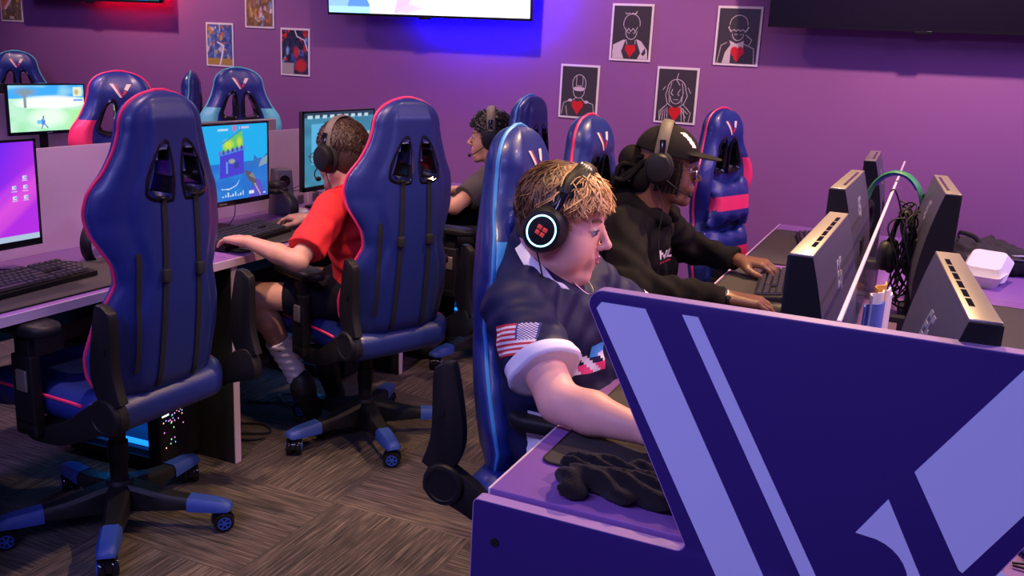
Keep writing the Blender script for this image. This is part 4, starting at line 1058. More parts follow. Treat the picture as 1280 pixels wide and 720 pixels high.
# ------------------------------------------------------------------ mats
def deskmat(label, x0, x1, y0, y1, group=None):
    t = thing('desk_mat', label, 'desk mat', ((x0+x1)/2, (y0+y1)/2, DT+.0008), 0, group); a, b = (x1-x0)/2, (y1-y0)/2
    mb = MB(); mb.prism(rr(-a, a, -b, b, .02), 0, .003); mb.build('pad', M['mat'], t)
    mb = MB(); P = rr(-a, a, -b, b, .02); mb.tube([(p[0], p[1], .0022) for p in P], .0024, 6, closed=True); mb.build('stitched_rim', M['matrim'], t); return t
GM = 'charcoal desk mats'
deskmat('charcoal desk mat under the blond boy\'s arm', -.552, -.25, 1.435, 2.30, GM)
deskmat('charcoal desk mat under the hands of the person in the black cap', -.575, -.27, 2.45, 3.35, GM)
deskmat('charcoal desk mat in front of the empty blue and pink chair', -.575, -.28, 3.50, 4.30, GM)
deskmat('charcoal desk mat at the right edge, beyond the nearest right monitor', .225, .455, 2.45, 3.285, GM)
deskmat('charcoal desk mat on the right desk nearest the end board', .225, .455, 1.55, 2.28, GM)
deskmat('charcoal desk mat under the keyboard behind the left empty chair', -2.40, -2.10, 1.40, 2.30, GM)
deskmat('charcoal desk mat under the arm of the boy in red', -2.40, -2.10, 2.47, 3.36, GM)
deskmat('charcoal desk mat of the farthest boy', -2.40, -2.10, 3.60, 4.45, GM)

# ------------------------------------------------------------------ keyboards: local X = width, user at local -Y
def keyboard(label, x, y, rz, w=.44, z=DT+.0045, wrist=False):
    t = thing('keyboard', label, 'keyboard', (x, y, z), math.radians(rz), 'black keyboards'); d = .135
    mb = MB(); vs = []
    P = [(-d/2, 0), (-d/2, .014), (d/2-.01, .030), (d/2, .026), (d/2, 0)]
    mb.prism(P, -w/2, w/2, 'x', .002); mb.build('case', M['black'], t)
    mb = MB(); sl = .016/(d-.01); pit = .0187
    for r in range(6):
        yy = -d/2+.017+r*.0198+(.004 if r == 5 else 0); x0 = -w/2+.012
        row = []
        if r == 0: row = [1.25]*3+[6.25]+[1.25]*4
        elif r == 1: row = [2.25]+[1]*10+[2.75]
        elif r == 2: row = [1.75]+[1]*11+[2.25]
        elif r == 3: row = [1.5]+[1]*12+[1.5]
        elif r == 4: row = [1]*13+[2]
        else: row = [1]*15
        cx = x0
        for k, u in enumerate(row):
            zz = .014+(yy+d/2)*sl+.002
            q = MB(); s0, s1 = .0014, .0035
            vs = [(cx+s0, yy-.0085, zz), (cx+u*pit-s0, yy-.0085, zz), (cx+u*pit-s0, yy+.0085, zz+.002), (cx+s0, yy+.0085, zz+.002),
                  (cx+s1, yy-.006, zz+.008), (cx+u*pit-s1, yy-.006, zz+.008), (cx+u*pit-s1, yy+.0065, zz+.0095), (cx+s1, yy+.0065, zz+.0095)]
            mb.add(vs, [(0, 1, 5, 4), (1, 2, 6, 5), (2, 3, 7, 6), (3, 0, 4, 7), (4, 5, 6, 7)]); cx += u*pit
        if w > .40:
            for blk, nb in ((x0+15.4*pit, 3), (x0+18.6*pit, 3)):
                if blk+nb*pit > w/2-.006: nb = int((w/2-.008-blk)/pit)
                for k in range(nb):
                    if r == 2 and blk < x0+16*pit: continue
                    cx = blk+k*pit; zz = .016+(yy+d/2)*sl
                    vs = [(cx+s0, yy-.0085, zz), (cx+pit-s0, yy-.0085, zz), (cx+pit-s0, yy+.0085, zz+.002), (cx+s0, yy+.0085, zz+.002),
                          (cx+s1, yy-.006, zz+.008), (cx+pit-s1, yy-.006, zz+.008), (cx+pit-s1, yy+.0065, zz+.0095), (cx+s1, yy+.0065, zz+.0095)]
                    mb.add(vs, [(0, 1, 5, 4), (1, 2, 6, 5), (2, 3, 7, 6), (3, 0, 4, 7), (4, 5, 6, 7)])
    tag(mb.build('keycaps', M['keycap'], t, smooth=False), kind='stuff'); return t
M['keycap'] = mat('charcoal_keycap', (.035, .032, .038), .45)
keyboard('black keyboard on the left desk behind the empty chair', -2.275, 1.75, 94)
keyboard('black keyboard under the hand of the boy in red', -2.245, 2.66, 97)
keyboard('black keyboard of the farthest boy', -2.25, 3.98, 90)
keyboard('black keyboard under the left hand of the person in the black cap', -.385, 3.08, -84)
keyboard('black keyboard in front of the empty blue and pink chair', -.37, 3.98, -80)
keyboard('black keyboard of the blond boy behind the violet board', -.37, 2.06, -86)

def mouse(label, x, y, rz, z=DT+.0045, col='black'):
    s = SDF((-.05, -.05, -.01), (.09, .05, .06), .003); s.ell((0.0, 0, .012), (.060, .033, .028), k=.01); s.cut((0, 0, 0), (0, 0, -1))
    t = thing('computer_mouse', label, 'mouse', (x, y, z), math.radians(rz), 'black computer mice'); s.build('body', M[col], t, smooth=1)
    mb = MB(); mb.lathe([(.001, -.004), (.008, -.004), (.008, .004), (.001, .004)], 14, 'y', (.028, 0, .034)); mb.build('scroll_wheel', M['rubber'], t); return t
mouse('black mouse under the right hand of the person in the black cap', -.335, 2.72, 0)
mouse('black mouse on the far left desk beside the cable', -2.28, 2.21, 180)
mouse('black mouse beside the blond boy, behind the violet board', -.335, 1.60, 0)

# ------------------------------------------------------------------ headsets; local: ear axis = Y, up = Z, front = X
def headset(label, loc, R, style='plain', mic=True, hw=.088, drop=0.0, cord=None, group='headsets worn by the players'):
    t = thing('headset', label, 'headset', loc, 0, group); T = Matrix(R).to_4x4() if not isinstance(R, Matrix) else R.to_4x4(); t.rotation_euler = T.to_euler()
    big = style in ('glow', 'green')
    mb = MB(); A = [(0, hw*math.cos(math.radians(a))*1.02, .118*max(0, math.sin(math.radians(a)))**.9) for a in np.linspace(-8, 188, 26)]
    A = [(-.004, q[1], q[2]+.012) for q in A]
    bm_ = {'glow': 'black', 'plain': 'black', 'tan': 'bandtan', 'green': 'greenband'}[style]
    mb.tube(A, .0165, 8, flat=(.22, 1), up=(1, 0, 0)) if False else mb.tube(A, .019, 8, flat=(1, .30), up=(1, 0, 0))
    tag(mb.build('headband', M[bm_], t), {'tan': 'worn grey-brown headband', 'green': 'green-lined headband'}.get(style))
    mb = MB(); mb.tube([(q[0], q[1]*.955, q[2]*.965) for q in A[6:-6]], .016, 8, flat=(1, .35), up=(1, 0, 0)); mb.build('headband_pad', M['bluepad'] if style == 'green' else M['rubber'], t)
    for sg in (1, -1):
        r = .044 if big else .041
        mb = MB(); mb.T = Matrix.Translation((0, sg*(hw+.012), -.012)) @ Matrix.Scale(1.0, 4, (1, 0, 0)) @ Matrix.Scale(1.15, 4, (0, 0, 1))
        mb.lathe([(.001, -sg*.012), (r*.9, -sg*.012), (r, -sg*.004), (r, sg*.010), (r*.86, sg*.020), (r*.6, sg*.023), (.001, sg*.024)], 32, 'y'); cup = mb.build('ear_cup', M['black'] if style != 'green' else M['silver'], t)
        mb = MB(); mb.T = Matrix.Translation((0, sg*(hw+.012), -.012)) @ Matrix.Scale(1.15, 4, (0, 0, 1))
        vs = []; n = 28
        for k in range(n):
            q = 2*PI*k/n; vs.append((.034*math.cos(q), -sg*.017, .034*math.sin(q)))
        mb.tube(vs, .0125, 8, closed=True); mb.build('ear_pad', M['rubber'], cup)
        mb = MB(); mb.tube([(0, sg*(hw+.012), .034), (0, sg*(hw+.006), .050), (-.004, sg*hw*1.01, .075)], [.010, .009, .010], 8, flat=(1, .5), up=(1, 0, 0)); mb.build('yoke', M['blackgloss'], t)
        if style == 'glow':
            mb = MB(); vs = [(.030*math.cos(2*PI*k/36), sg*(hw+.0345), -.012+.0335*math.sin(2*PI*k/36)) for k in range(36)]; mb.tube(vs, .0017, 6, closed=True); tag(mb.build('light_ring', M['ring'], cup), 'glowing light blue ring')
            mb = MB(); y0, y1 = sorted((sg*(hw+.0345), sg*(hw+.0365)))
            sh = [(-.013, .014), (-.004, .011), (.0, .014), (.004, .011), (.013, .014), (.012, -.004), (.0, -.017), (-.012, -.004)]
            for k in (-1, 1):
                for (a0, a1, b0, b1) in ((.0012, .0115, .0012, .0105), (.0012, .0105, -.0105, -.0012)): mb.box(min(k*a0, k*a1), max(k*a0, k*a1), y0, y1, -.012+b0, -.012+b1, .001)
            tag(mb.build('emblem', M['emblem'], cup), 'red quartered shield emblem')
        if style == 'green':
            mb = MB(); vs = [(.026*math.cos(2*PI*k/30), sg*(hw+.030), -.012+.030*math.sin(2*PI*k/30)) for k in range(30)]; mb.tube(vs, .003, 6, closed=True); mb.build('rim_stripe', M['green'] if sg > 0 else M['sky'], cup)
    if style == 'glow':
        o = textmesh('STEEL', .012, 'band_mark', M['logogrey'], t, (-.004, -.030, .1335), (0.28, 0, 0), .0004); 
    if mic:
        sg = mic if mic in (1, -1) else 1
        mb = MB(); P = spline([(.01, sg*(hw+.018), -.03), (.05, sg*(hw+.014), -.055), (.088, sg*(hw-.020), -.078), (.108, sg*.035, -.085)], 6); mb.tube(P, .0022, 6); mc = mb.build('microphone_boom', M['cable'], t)
        mb = MB(); mb.ell((.110, sg*.030, -.085), (.008, .013, .009), 12, 8); mb.build('microphone', M['rubber'], mc)
    if cord:
        mb = MB(); mb.tube(spline(cord, 8), .0018, 6); mb.build('cord', M['cable'], t)
    return t
M['bandtan'] = mat('worn_headband', (.13, .11, .085), .6)

# ------------------------------------------------------------------ computer towers: front faces local +X, glass side faces local -Y
def tower(label, x, y, rz, text=None):
    t = thing('computer_tower', label, 'computer', (x, y, .002), math.radians(rz), 'computer towers glowing under the left desks'); d, w, h = .40, .20, .42
    mb = MB(); mb.box(-d/2, d/2-.03, w/2-.006, w/2, .02, h); mb.box(-d/2, d/2-.03, -w/2, w/2, h-.008, h, .002); mb.box(-d/2, d/2-.03, -w/2, w/2, .02, .03, .002); mb.box(-d/2, -d/2+.006, -w/2, w/2, .02, h)
    mb.box(d/2-.05, d/2-.03, -w/2, w/2, .02, h); mb.box(-d/2, d/2-.03, -w/2, -w/2+.006, .02, .055); mb.box(-d/2, d/2-.03, -w/2, -w/2+.006, h-.03, h)
    for a in (-1, 1):
        for b in (-1, 1): mb.box(a*.15-.015, a*.15+.015, b*.075-.015, b*.075+.015, 0, .021)
    mb.build('case', M['black'], t, smooth=False)
    mb = MB(); mb.box(d/2-.03, d/2, -w/2, w/2, .02, h, .006); f = mb.build('front_panel', M['black'], t)
    mb = MB(); z = .045; ny, nz = 13, 27
    for i in range(ny):
        for j in range(nz):
            yy = -w/2+.022+i*(w-.044)/(ny-1)+(.006 if j % 2 else 0); zz = .04+j*(h-.08)/(nz-1)
            if yy > w/2-.018: continue
            mb.add([(d/2+.0006, yy-.0045, zz), (d/2+.0006, yy, zz-.0052), (d/2+.0006, yy+.0045, zz), (d/2+.0006, yy, zz+.0052)], [(0, 1, 2, 3)])
    tag(mb.build('mesh_grille', M['grille'], f, smooth=False), kind='stuff')
    mb = MB(); mb.box(-d/2+.01, d/2-.05, -.02, .0, .035, h-.035); mb.box(-.12, .10, -.085, -.02, .20, .235, .004); mb.box(-.10, -.02, -.075, -.02, .275, .355, .004); ins = tag(mb.build('inner_hardware', M['cyanlow'], t), 'blue-lit hardware inside')
    mb = MB(); mb.box(-.14, .12, -.088, -.084, .203, .213); mb.box(-.16, .14, -.080, -.06, .085, .095); mb.box(-.13, -.12, -.084, -.06, .25, .37); mb.box(.10, .13, -.08, -.03, .30, .305); mb.build('light_strip', M['cyan'], ins, smooth=False)
    mb = MB(); mb.box(-d/2+.008, d/2-.045, -w/2+.001, -w/2+.004, .056, h-.031); mb.build('glass_side', M['smoke'], t, smooth=False)
    ld = bpy.data.lights.new('glow', 'POINT'); ld.energy = 1.1; ld.color = (.02, .35, 1); ld.shadow_soft_size = .05
    o = bpy.data.objects.new('glow', ld); COL.objects.link(o); o.parent = t; o.location = (0, -.09, .26)
    if text:
        textmesh(text, .046, 'lit_name', M['rgbtext'], f, (d/2+.0012, -w/2+.032, .285), Matrix(((0, 0, 1), (0, -1, 0), (1, 0, 0))).to_euler(), .0006)
        mb = MB()
        r = random.Random(5)
        for k in range(46):
            a, b = r.gauss(0, .028), r.gauss(0, .045); mb.mi = k % 4; yy, zz = -.045+a, .20+b
            if abs(yy) > .085: continue
            mb.add([(d/2+.0011, yy-.0018, zz-.002), (d/2+.0011, yy+.0018, zz-.002), (d/2+.0011, yy+.0018, zz+.003), (d/2+.0011, yy-.0018, zz+.003)], [(0, 1, 2, 3)])
        em = [mat('fan_light_%d' % k, c_, .5, emit=c_, estr=1.5) for k, c_ in enumerate(((.9, .3, .9), (.2, .5, 1), (.3, 1, .5), (1, .7, .4)))]
        tag(mb.build('fan_lights', em, f, smooth=False), kind='stuff')
    return t
M['grille'] = mat('grille_holes', (.045, .04, .045), .35, .6)
M['smoke'] = acrylic('smoked_glass', (.02, .03, .05), .25, .03)
tower('computer tower with lit letters under the nearest left desk', -2.435, 2.285, 3, 'LEGION')
tower('computer tower glowing blue under the desk of the boy in red', -2.435, 3.38, 3)
tower('computer tower glowing blue under the farthest left desk', -2.20, 4.46, 3)

# ------------------------------------------------------------------ small things, right desks
R3 = lambda ax, ay, az: Euler((ax, ay, az)).to_matrix()
def cable(name, label, pts, r=.0022, cat='cable', m='cable', group=None):
    mb = MB(); P = spline(pts, 8); o = Vector((0, 0, 0)); mb.tube(P, r, 7); ob = mb.build(name, M[m]); tag(ob, label, cat, group); return ob
# headset hung over the divider
headset('headset with green and blue band hanging over the acrylic divider', (-.074, 3.30, 1.004), R3(0, 0, math.radians(75)), 'green', False, hw=.080, group='spare headsets').scale = (1.12, 1.12, 1.12)
# second headset with cable bundle hung on the divider's right side
headset('black headset hanging in a tangle of cables on the divider', (-.028, 3.02, .93), R3(0, 0, math.radians(80)), 'plain', False, hw=.030, group='spare headsets')
def loop(cx, cy, cz, rx, rz, tilt, n=16, ph=0):
    return [(cx+.018*math.sin(3*a+ph)+tilt*math.sin(a), cy+rx*math.cos(a+ph), cz+rz*math.sin(a+ph)) for a in np.linspace(0, 2*PI*.97, n)]
mb = MB(); r = random.Random(2)
for k in range(9): mb.tube(spline(loop(-.02+.012*r.uniform(-1, 1), 2.98+.03*r.uniform(-1, 1), .93+.025*r.uniform(-1, 1), .035+.03*r.random(), .10+.05*r.random(), .03*r.uniform(-1, 1), ph=r.random()*6), 5), .0027, 6)
mb.box(-.03, -.01, 2.955, 3.005, .90, .925, .004); mb.tube(spline([(-.03, 2.98, 1.0), (-.05, 2.97, 1.08), (-.070, 2.96, 1.127), (-.083, 2.96, 1.12)], 6), .0025, 6)
tag(mb.build('cable_bundle', M['cable']), 'black bundle of looped cables hanging on the right side of the divider', 'cable')
mb = MB(); mb.prism(rr(-.03, .03, -.02, .02, .006), 0, .06); t = thing('power_adapter', 'small black power brick standing by the divider under the cables', 'power adapter', (-.02, 2.70, DT+.001)); mb.build('body', M['black'], t)
mb = MB(); mb.box(-.012, .012, -.0215, -.0195, .015, .045); mb.build('rating_sticker', M['wood'], t, smooth=False)
# papers and folders leaning inside the divider
sh = [('pale blue', 'bluepaper', 2.50, .22, -.1), ('white', 'paper', 2.53, .24, 0), ('yellow', 'yellow', 2.57, .25, .03), ('second white', 'paper', 2.61, .23, -.04), ('blue', 'bluepaper', 2.66, .22, .05), ('last white', 'paper', 2.70, .20, .02)]
for i, (nm, mm, yy, hh, a) in enumerate(sh):
    mb = MB(); P = spline([(-.045+.0, -.0, 0), (-.02, .012, 0), (.01, .0, 0), (.045, .010, 0)], 4); w_ = [(p[0], p[1]) for p in P]; mb.prism(w_+[(p[0], p[1]+.004) for p in P][::-1], 0, hh, 'z')
    mb2 = mb.build('paper_folder', M[mm]); mb2.location = (-.050+.004*i, yy-.40, DT+.002); mb2.rotation_euler = (0, 0, 1.25+a*2); tag(mb2, nm+' folder standing against the right side of the acrylic divider', 'folder', 'folders standing by the divider')
# black nylon bag
s = SDF((-.20, -.24, -.02), (.22, .24, .16), .006); s.box((0, 0, .035), (.155, .19, .036), .03, k=.01); s.box((-.02, .0, .07), (.11, .13, .022), .02, k=.03); s.cap((-.10, -.14, .085), (.06, .16, .085), .012, k=.02)
s.disp(lambda X, Y, Z: .004*np.sin(X*45+Y*30)*np.sin(Y*38-X*22)+.002*np.sin(X*120+Z*80)); s.cut((0, 0, 0), (0, 0, -1))
t = thing('laptop_bag', 'black nylon bag lying on the right desk behind the foam box', 'bag', (.275, 4.02, DT+.0012), .3); s.build('body', M['bag'], t, smooth=2)
mb = MB(); mb.tube(spline([(-.14, -.17, .062), (0, -.186, .064), (.14, -.17, .060), (.152, 0, .06), (.14, .17, .06)], 6), .0035, 6); mb.build('zipper', M['greyplastic'], t)
mb = MB(); mb.tube(spline([(-.1, .05, .095), (-.12, .0, .125), (-.08, -.05, .12), (-.06, -.08, .09)], 6), .009, 6, flat=(1, .3)); mb.build('carry_handle', M['strap'], t)
mb = MB(); mb.box(.03, .13, -.16, -.05, .0715, .075, .002); mb.build('name_patch', M['logogrey'], t)
# foam takeout box
t = thing('takeout_box', 'white foam takeout box with open lid on the right desk', 'food box', (.235, 3.63, DT+.0008), -.25)
def tray(z0, z1, a0, a1, th=.004):
    mb = MB(); n = 0; rings = [(a0, z0), (a1, z1), (a1-th, z1), (a0-th, z0+th)]; V = []
    for a, z in rings: V += [(p[0], p[1], z) for p in rr(-a, a, -a, a, .02, 4)]
    n = len(V)//4; mb.add(V, [(q*n+k, q*n+(k+1) % n, (q+1)*n+(k+1) % n, (q+1)*n+k) for q in range(3) for k in range(n)]+[tuple(range(n))[::-1], tuple(range(3*n, 4*n))]); return mb
tray(0, .042, .058, .078).build('tray', M['foam'], t)
mb = tray(0, .042, .058, .078); o = mb.build('lid', M['foam'], t); o.location = (0, .076, .080); o.rotation_euler = (math.radians(205), 0, 0)
# blond boy's desk: cloth, pink cup, cord
s = SDF((-.20, -.10, -.01), (.20, .10, .12), .0045)
s.cap((-.13, -.02, .036), (.13, .01, .040), .030, .034, k=.02); s.cap((-.12, .02, .045), (.10, .035, .05), .024, .026, k=.012); s.cap((.08, .02, .055), (.15, -.03, .040), .026, .028, k=.012); s.cap((-.15, .03, .035), (-.135, -.04, .03), .030, .026, k=.01)
s.ell((-.165, -.01, .04), (.012, .022, .018), k=.01, sub=True)
s.disp(lambda X, Y, Z: .0060*np.sin(X*75+12*np.sin(Y*30)+Z*40)+.0045*np.sin(Y*110-X*35+Z*60)+.0015*np.sin(X*260+Y*190)*np.sin(Z*230)); s.cut((0, 0, .0), (0, 0, -1))
t = s.build('fleece_cloth', M['fleece'], None, smooth=1); t.location = (-.318, 1.372, DT+.001); t.scale = (1, 1, .72); t.rotation_euler = (0, 0, -.06); tag(t, 'crumpled black fleece cloth lying on the nearest purple desk', 'cloth')
t = thing('drink_carton', 'pink carton on the mat in front of the blond boy', 'carton', (-.44, 2.00, DT+.0045), .3)
mb = MB(); mb.box(-.03, .03, -.03, .03, 0, .075, .004); mb.build('body', M['acc_pinkcup'], t); mb = MB(); mb.box(-.031, .031, -.031, .031, .072, .080, .002); mb.build('lid', M['redprint'], t)
# right foreground: paper cup, napkin, cable
t = thing('crumpled_napkin', 'crumpled blue and white wrapper on the desk at the right edge', 'napkin', (.265, 1.52, DT+.001), .4)
s = SDF((-.07, -.06, -.01), (.07, .06, .05), .004); s.ell((0, 0, .008), (.055, .035, .012), k=.01); s.ell((.015, .01, .018), (.03, .02, .012), k=.01); s.disp(lambda X, Y, Z: .005*np.sin(X*140+Y*90)*np.cos(Y*120-X*60)); s.cut((0, 0, 0), (0, 0, -1)); s.build('sheet', [M['paper'], M['bluepaper']], t, smooth=1, matfn=lambda C: ((np.sin(C[:, 0]*90+C[:, 1]*60) > .55)).astype(int))
mb = MB(); mb.box(-.05, .05, -.035, .035, 0, .0012); o = mb.build('blue_card', M['bluepaper'], None, smooth=False); o.location = (.145, 1.405, DT+.0005); o.rotation_euler = (0, 0, .5); tag(o, 'flat blue card on the nearest right desk beside the end board', 'card')
for i, (pts, lb) in enumerate(([[(.205, 1.46, .7535), (.26, 1.47, .754), (.34, 1.455, .7535), (.43, 1.48, .7535)], 'thin black cable curving on the right desk beside the wrapper'], [[(.205, 1.452, .7535), (.28, 1.44, .7535), (.36, 1.41, .7535), (.44, 1.40, .7535)], 'straighter black cable on the right desk nearer the end board'])): cable('cable', lb, pts, .0022)
# cables on the divider's foot and left stations
cable('cable', 'thin black cord lying between the middle monitor and the divider', [(-.15, 2.62, .7525), (-.12, 2.55, .7525), (-.10, 2.66, .7525), (-.13, 2.75, .7525)])
t = thing('speaker', 'small black desktop speaker between middle monitor and divider', 'speaker', (-.125, 3.18, DT+.0008), .1); mb = MB(); mb.box(-.035, .035, -.035, .035, 0, .125, .012); mb.build('cabinet', M['black'], t); mb = MB(); mb.lathe([(.001, -.0355), (.024, -.0355), (.024, -.037), (.018, -.0372), (.001, -.036)], 20, 'y', (0, 0, .075)); mb.build('driver', M['rubber'], t)
# left desk 1 objects
headset('black headset lying on the left desk behind the empty chair', (-2.44, 2.205, DT+.050), R3(math.radians(86), 0, .4), 'plain', False, hw=.075, group='spare headsets')
cable('cable', 'looping black cable lying beside the left keyboard', [(-2.46, 1.98, .7525), (-2.42, 2.06, .7525), (-2.36, 2.03, .7525), (-2.38, 1.93, .7525), (-2.44, 1.90, .7525), (-2.47, 1.80, .7525)])
cable('cable', 'black cable running from the left monitor foot', [(-2.42, 1.70, .7525), (-2.36, 1.82, .7545), (-2.40, 1.90, .7525), (-2.50, 1.86, .7525), (-2.53, 1.72, .7525)])
# left desk 2 objects
t = thing('speaker', 'grey-brown upright speaker beside the monitor of the boy in red', 'speaker', (-2.505, 3.21, DT+.0008), math.radians(60)); mb = MB(); mb.prism([(-.045, 0), (.05, 0), (.035, .19), (-.030, .19)], -.04, .04, 'y', .004); mb.build('cabinet', M['greyplastic'], t)
mb = MB(); mb.lathe([(.001, -.041), (.022, -.041), (.024, -.044), (.018, -.0445), (.001, -.042)], 20, 'y', (0, 0, .145)); mb.build('driver', M['blackgloss'], t)
headset('black and silver headset lying before the monitor of the boy in red', (-2.43, 3.10, DT+.052), R3(math.radians(84), 0, 1.2), 'plain', False, hw=.07, group='spare headsets')
mouse('white-sided mouse beside the black headset on the desk of the boy in red', -2.37, 3.17, 160, col='logogrey')
for i, (pts, lb) in enumerate((
    [[(-2.42, 3.16, .7525), (-2.34, 3.24, .753), (-2.30, 3.12, .7545), (-2.36, 3.02, .7545), (-2.42, 3.10, .7545)], 'coiled grey cord on the mat before the boy in red'],
    [[(-2.55, 3.25, .80), (-2.48, 3.32, .86), (-2.42, 3.40, .80), (-2.44, 3.46, .7525)], 'arched thin cable behind the headset on the desk of the boy in red'],
    [[(-2.53, 3.20, .83), (-2.46, 3.36, .84), (-2.44, 3.50, .78), (-2.45, 3.55, .7525)], 'second arched cable beside the frosted panel'],
    [[(-2.44, 2.62, .86), (-2.46, 2.66, .78), (-2.42, 2.74, .7525), (-2.47, 2.80, .7525)], 'black cable drooping from the castle game monitor'],
    [[(-2.44, 2.84, .86), (-2.46, 2.86, .79), (-2.44, 2.78, .7525), (-2.47, 2.72, .7525)], 'second black cable drooping below the castle game monitor'])): cable('cable', lb, pts, .002, m='greyplastic' if i in (0, 1, 2) else 'cable')
mb = MB(); mb.box(-.03, .03, -.02, .02, 0, .003, .001); o = mb.build('sticky_note', M['wood']); o.location = (-2.40, 2.93, DT+.001); tag(o, 'small tan card on the desk before the boy in red', 'card')
for i, (cx, cy) in enumerate(((-2.25, 2.62), (-2.28, 2.98))): cable('cable', ['tangled cable on the floor under the desk of the boy in red', 'looser cable loop on the floor by the white socks'][i], [(cx-.15, cy-.1, .005), (cx, cy-.02, .006), (cx+.10, cy+.05, .006), (cx+.02, cy+.1, .006), (cx-.08, cy+.02, .009), (cx+.05, cy-.06, .009), (cx+.12, cy, .005)], .004)
# ------------------------------------------------------------------ people
A3 = lambda *v: np.array(v, float)
def frame(f, up):
    f = nrm(f); s_ = nrm(np.cross(up, f)); u = np.cross(f, s_); return f, s_, u    # forward, left, up
def head_prims(s, C, R, k=1., chub=0.):
    P = lambda *v: C+R @ (A3(*v)*k)
    E = lambda c, r, kk=.02, sub=False: s.ell(P(*c), np.array(r)*k, R=R, k=kk, sub=sub)
    K = lambda a, b, ra, rb=None, kk=.015, sub=False: s.cap(P(*a), P(*b), ra*k, (rb or ra)*k, k=kk, sub=sub)
    E((-.013, 0, .030), (.086, .074, .086)); E((.030, 0, -.020), (.058, .058, .085), .03)
    for g in (1, -1):
        K((-.018, g*.052, -.055), (.052, g*.022, -.096), .020, .018, .02)
        E((.045, g*(.030+.006*chub), -.038), (.030+.006*chub, .026+.006*chub, .034+.006*chub), .02)
        K((.074, g*.016, .026), (.064, g*.046, .022), .008, .007, .01)                # brow ridge
        E((.088, g*.031, .004), (.014, .0135, .010), .008, True)                       # socket
        E((-.012, g*.074, -.012), (.020, .009, .030), .006); E((-.006, g*.083, -.010), (.010, .004, .016), .004, True)
        K((.096, g*.0085, -.030), (.098, g*.0085, -.029), .0068, .0068, .004)          # nostril wings
        K((.080, g*.019, .0112), (.073, g*.045, .0085), .0046, .0040, .003)             # upper lid
        K((.079, g*.019, -.004), (.073, g*.043, -.003), .0032, .003, .003)             # lower lid
    K((.082, 0, .014), (.106, 0, -.020), .0075, .0092, .006); E((.107, 0, -.022), (.0105, .0105, .0095), .005)
    K((.074, 0, -.075), (.070, 0, -.100), .020, .018, .02); E((.073, 0, -.103), (.018, .020, .014), .012)
    E((.082, 0, -.055), (.014, .024, .018), .01)
    if chub:
        E((.030, 0, -.108), (.040, .036, .020), .025)
        for g in (1, -1): E((.028, g*.046, -.066), (.036, .024, .030), .025)
    K((-.035, 0, -.06), (-.042, 0, -.160), .052, .054, .03)
def face_parts(t, C, R, k, lip, brow, iris='iris'):
    P = lambda *v: Vector(C+R @ (A3(*v)*k)); Rm = Matrix(R.tolist())
    for g in (1, -1):
        mb = MB(); mb.ell(P(.0735, g*.031, .004), (.0118*k,)*3, 16, 12); e = mb.build('eye', M['eyew'], t)
        mb = MB(); mb.ell(P(.0822, g*.0315, .0035), (.0040*k, .0066*k, .0062*k), 14, 10, Rm); mb.build('iris', M[iris], e)
        mb = MB(); mb.tube([P(.0855, g*.019, .0085), P(.0868, g*.030, .0098), P(.0805, g*.044, .0075)], [.0008, .0016, .0010], 6); mb.build('eyelash', M['lash'], e)
        mb = MB(); mb.tube(spline([P(.0845, g*.014, .026), P(.083, g*.030, .031), P(.071, g*.047, .027)], 4), .0030*k, 6, flat=(1, .5)); mb.build('eyebrow', M[brow], t)
    s = SDF(np.array(P(.09, 0, -.058))-.04, np.array(P(.09, 0, -.058))+.04, .002); q = lambda a, b, ra, rb: s.cap(np.array(P(*a)), np.array(P(*b)), ra*k, rb*k, k=.003)
    for g in (1, -1): q((.0962, g*.004, -.0530), (.087, g*.021, -.0570), .0040, .0026); q((.0955, 0, -.0630), (.087, g*.018, -.0600), .0048, .0028)
    s.build('lips', M[lip], t, smooth=2)
def hand_prims(s, W, f, up, thumb, curl=.35, k=1., spread=.10, ks=.004):
    """W wrist, f finger direction, up back-of-hand normal, thumb = +1 when the thumb is on the left of f"""
    f, l, u = frame(f, up); T = l*thumb
    pos = [.030, .010, -.010, -.028]; ln = [.070, .078, .073, .056]; rr_ = [.0085, .0088, .0085, .0075]
    for i in range(4):
        kn = W+f*(.088-.004*abs(i-1.2))*k+T*pos[i]*k+u*.006*k
        s.cap(W+T*pos[i]*.55*k, kn-u*.004*k, .0165*k, .0120*k, k=.010)
    for i in range(4):
        kn = W+f*(.088-.004*abs(i-1.2))*k+T*pos[i]*k+u*.004*k
        a = spread*(1.3-i)*.8; d = f*math.cos(a)+T*math.sin(a); p = kn; b = .12
        for j, fr in enumerate((.46, .30, .24)):
            b += curl*(1, 1.1, .8)[j]; dd = d*math.cos(b)-u*math.sin(b); q = p+dd*ln[i]*fr*k
            s.cap(p, q, (rr_[i]-.0008*j)*k, (rr_[i]-.0008*(j+1))*k, k=ks); p = q
    a = W+f*.022*k+T*.022*k-u*.006*k; b = a+(f*.55+T*.55-u*.25)*.042*k; c = b+(f*.9+T*.12-u*.30)*.034*k; d = c+(f*1-u*.25)*.024*k
    s.cap(a, b, .0150*k, .0115*k, k=.012); s.cap(b, c, .0110*k, .0098*k, k=ks); s.cap(c, d, .0098*k, .0078*k, k=ks)
def surf(s, P, d, n=80, L=.16):
    """march from P along d until inside s, trilinear lookup"""
    d = nrm(d)
    for i in range(n*2):
        q = (P-s.lo)/s.h; i0 = np.floor(q).astype(int); f = q-i0
        if (i0 < 0).any() or (i0+1 >= s.n).any(): P = P+d*L/n; continue
        v = 0
        for a in (0, 1):
            for b in (0, 1):
                for c in (0, 1): v += s.D[i0[0]+a, i0[1]+b, i0[2]+c]*(f[0] if a else 1-f[0])*(f[1] if b else 1-f[1])*(f[2] if c else 1-f[2])
        if v < 0.0008: return P
        P = P+d*max(.0006, min(v*.7, .01))
    return None
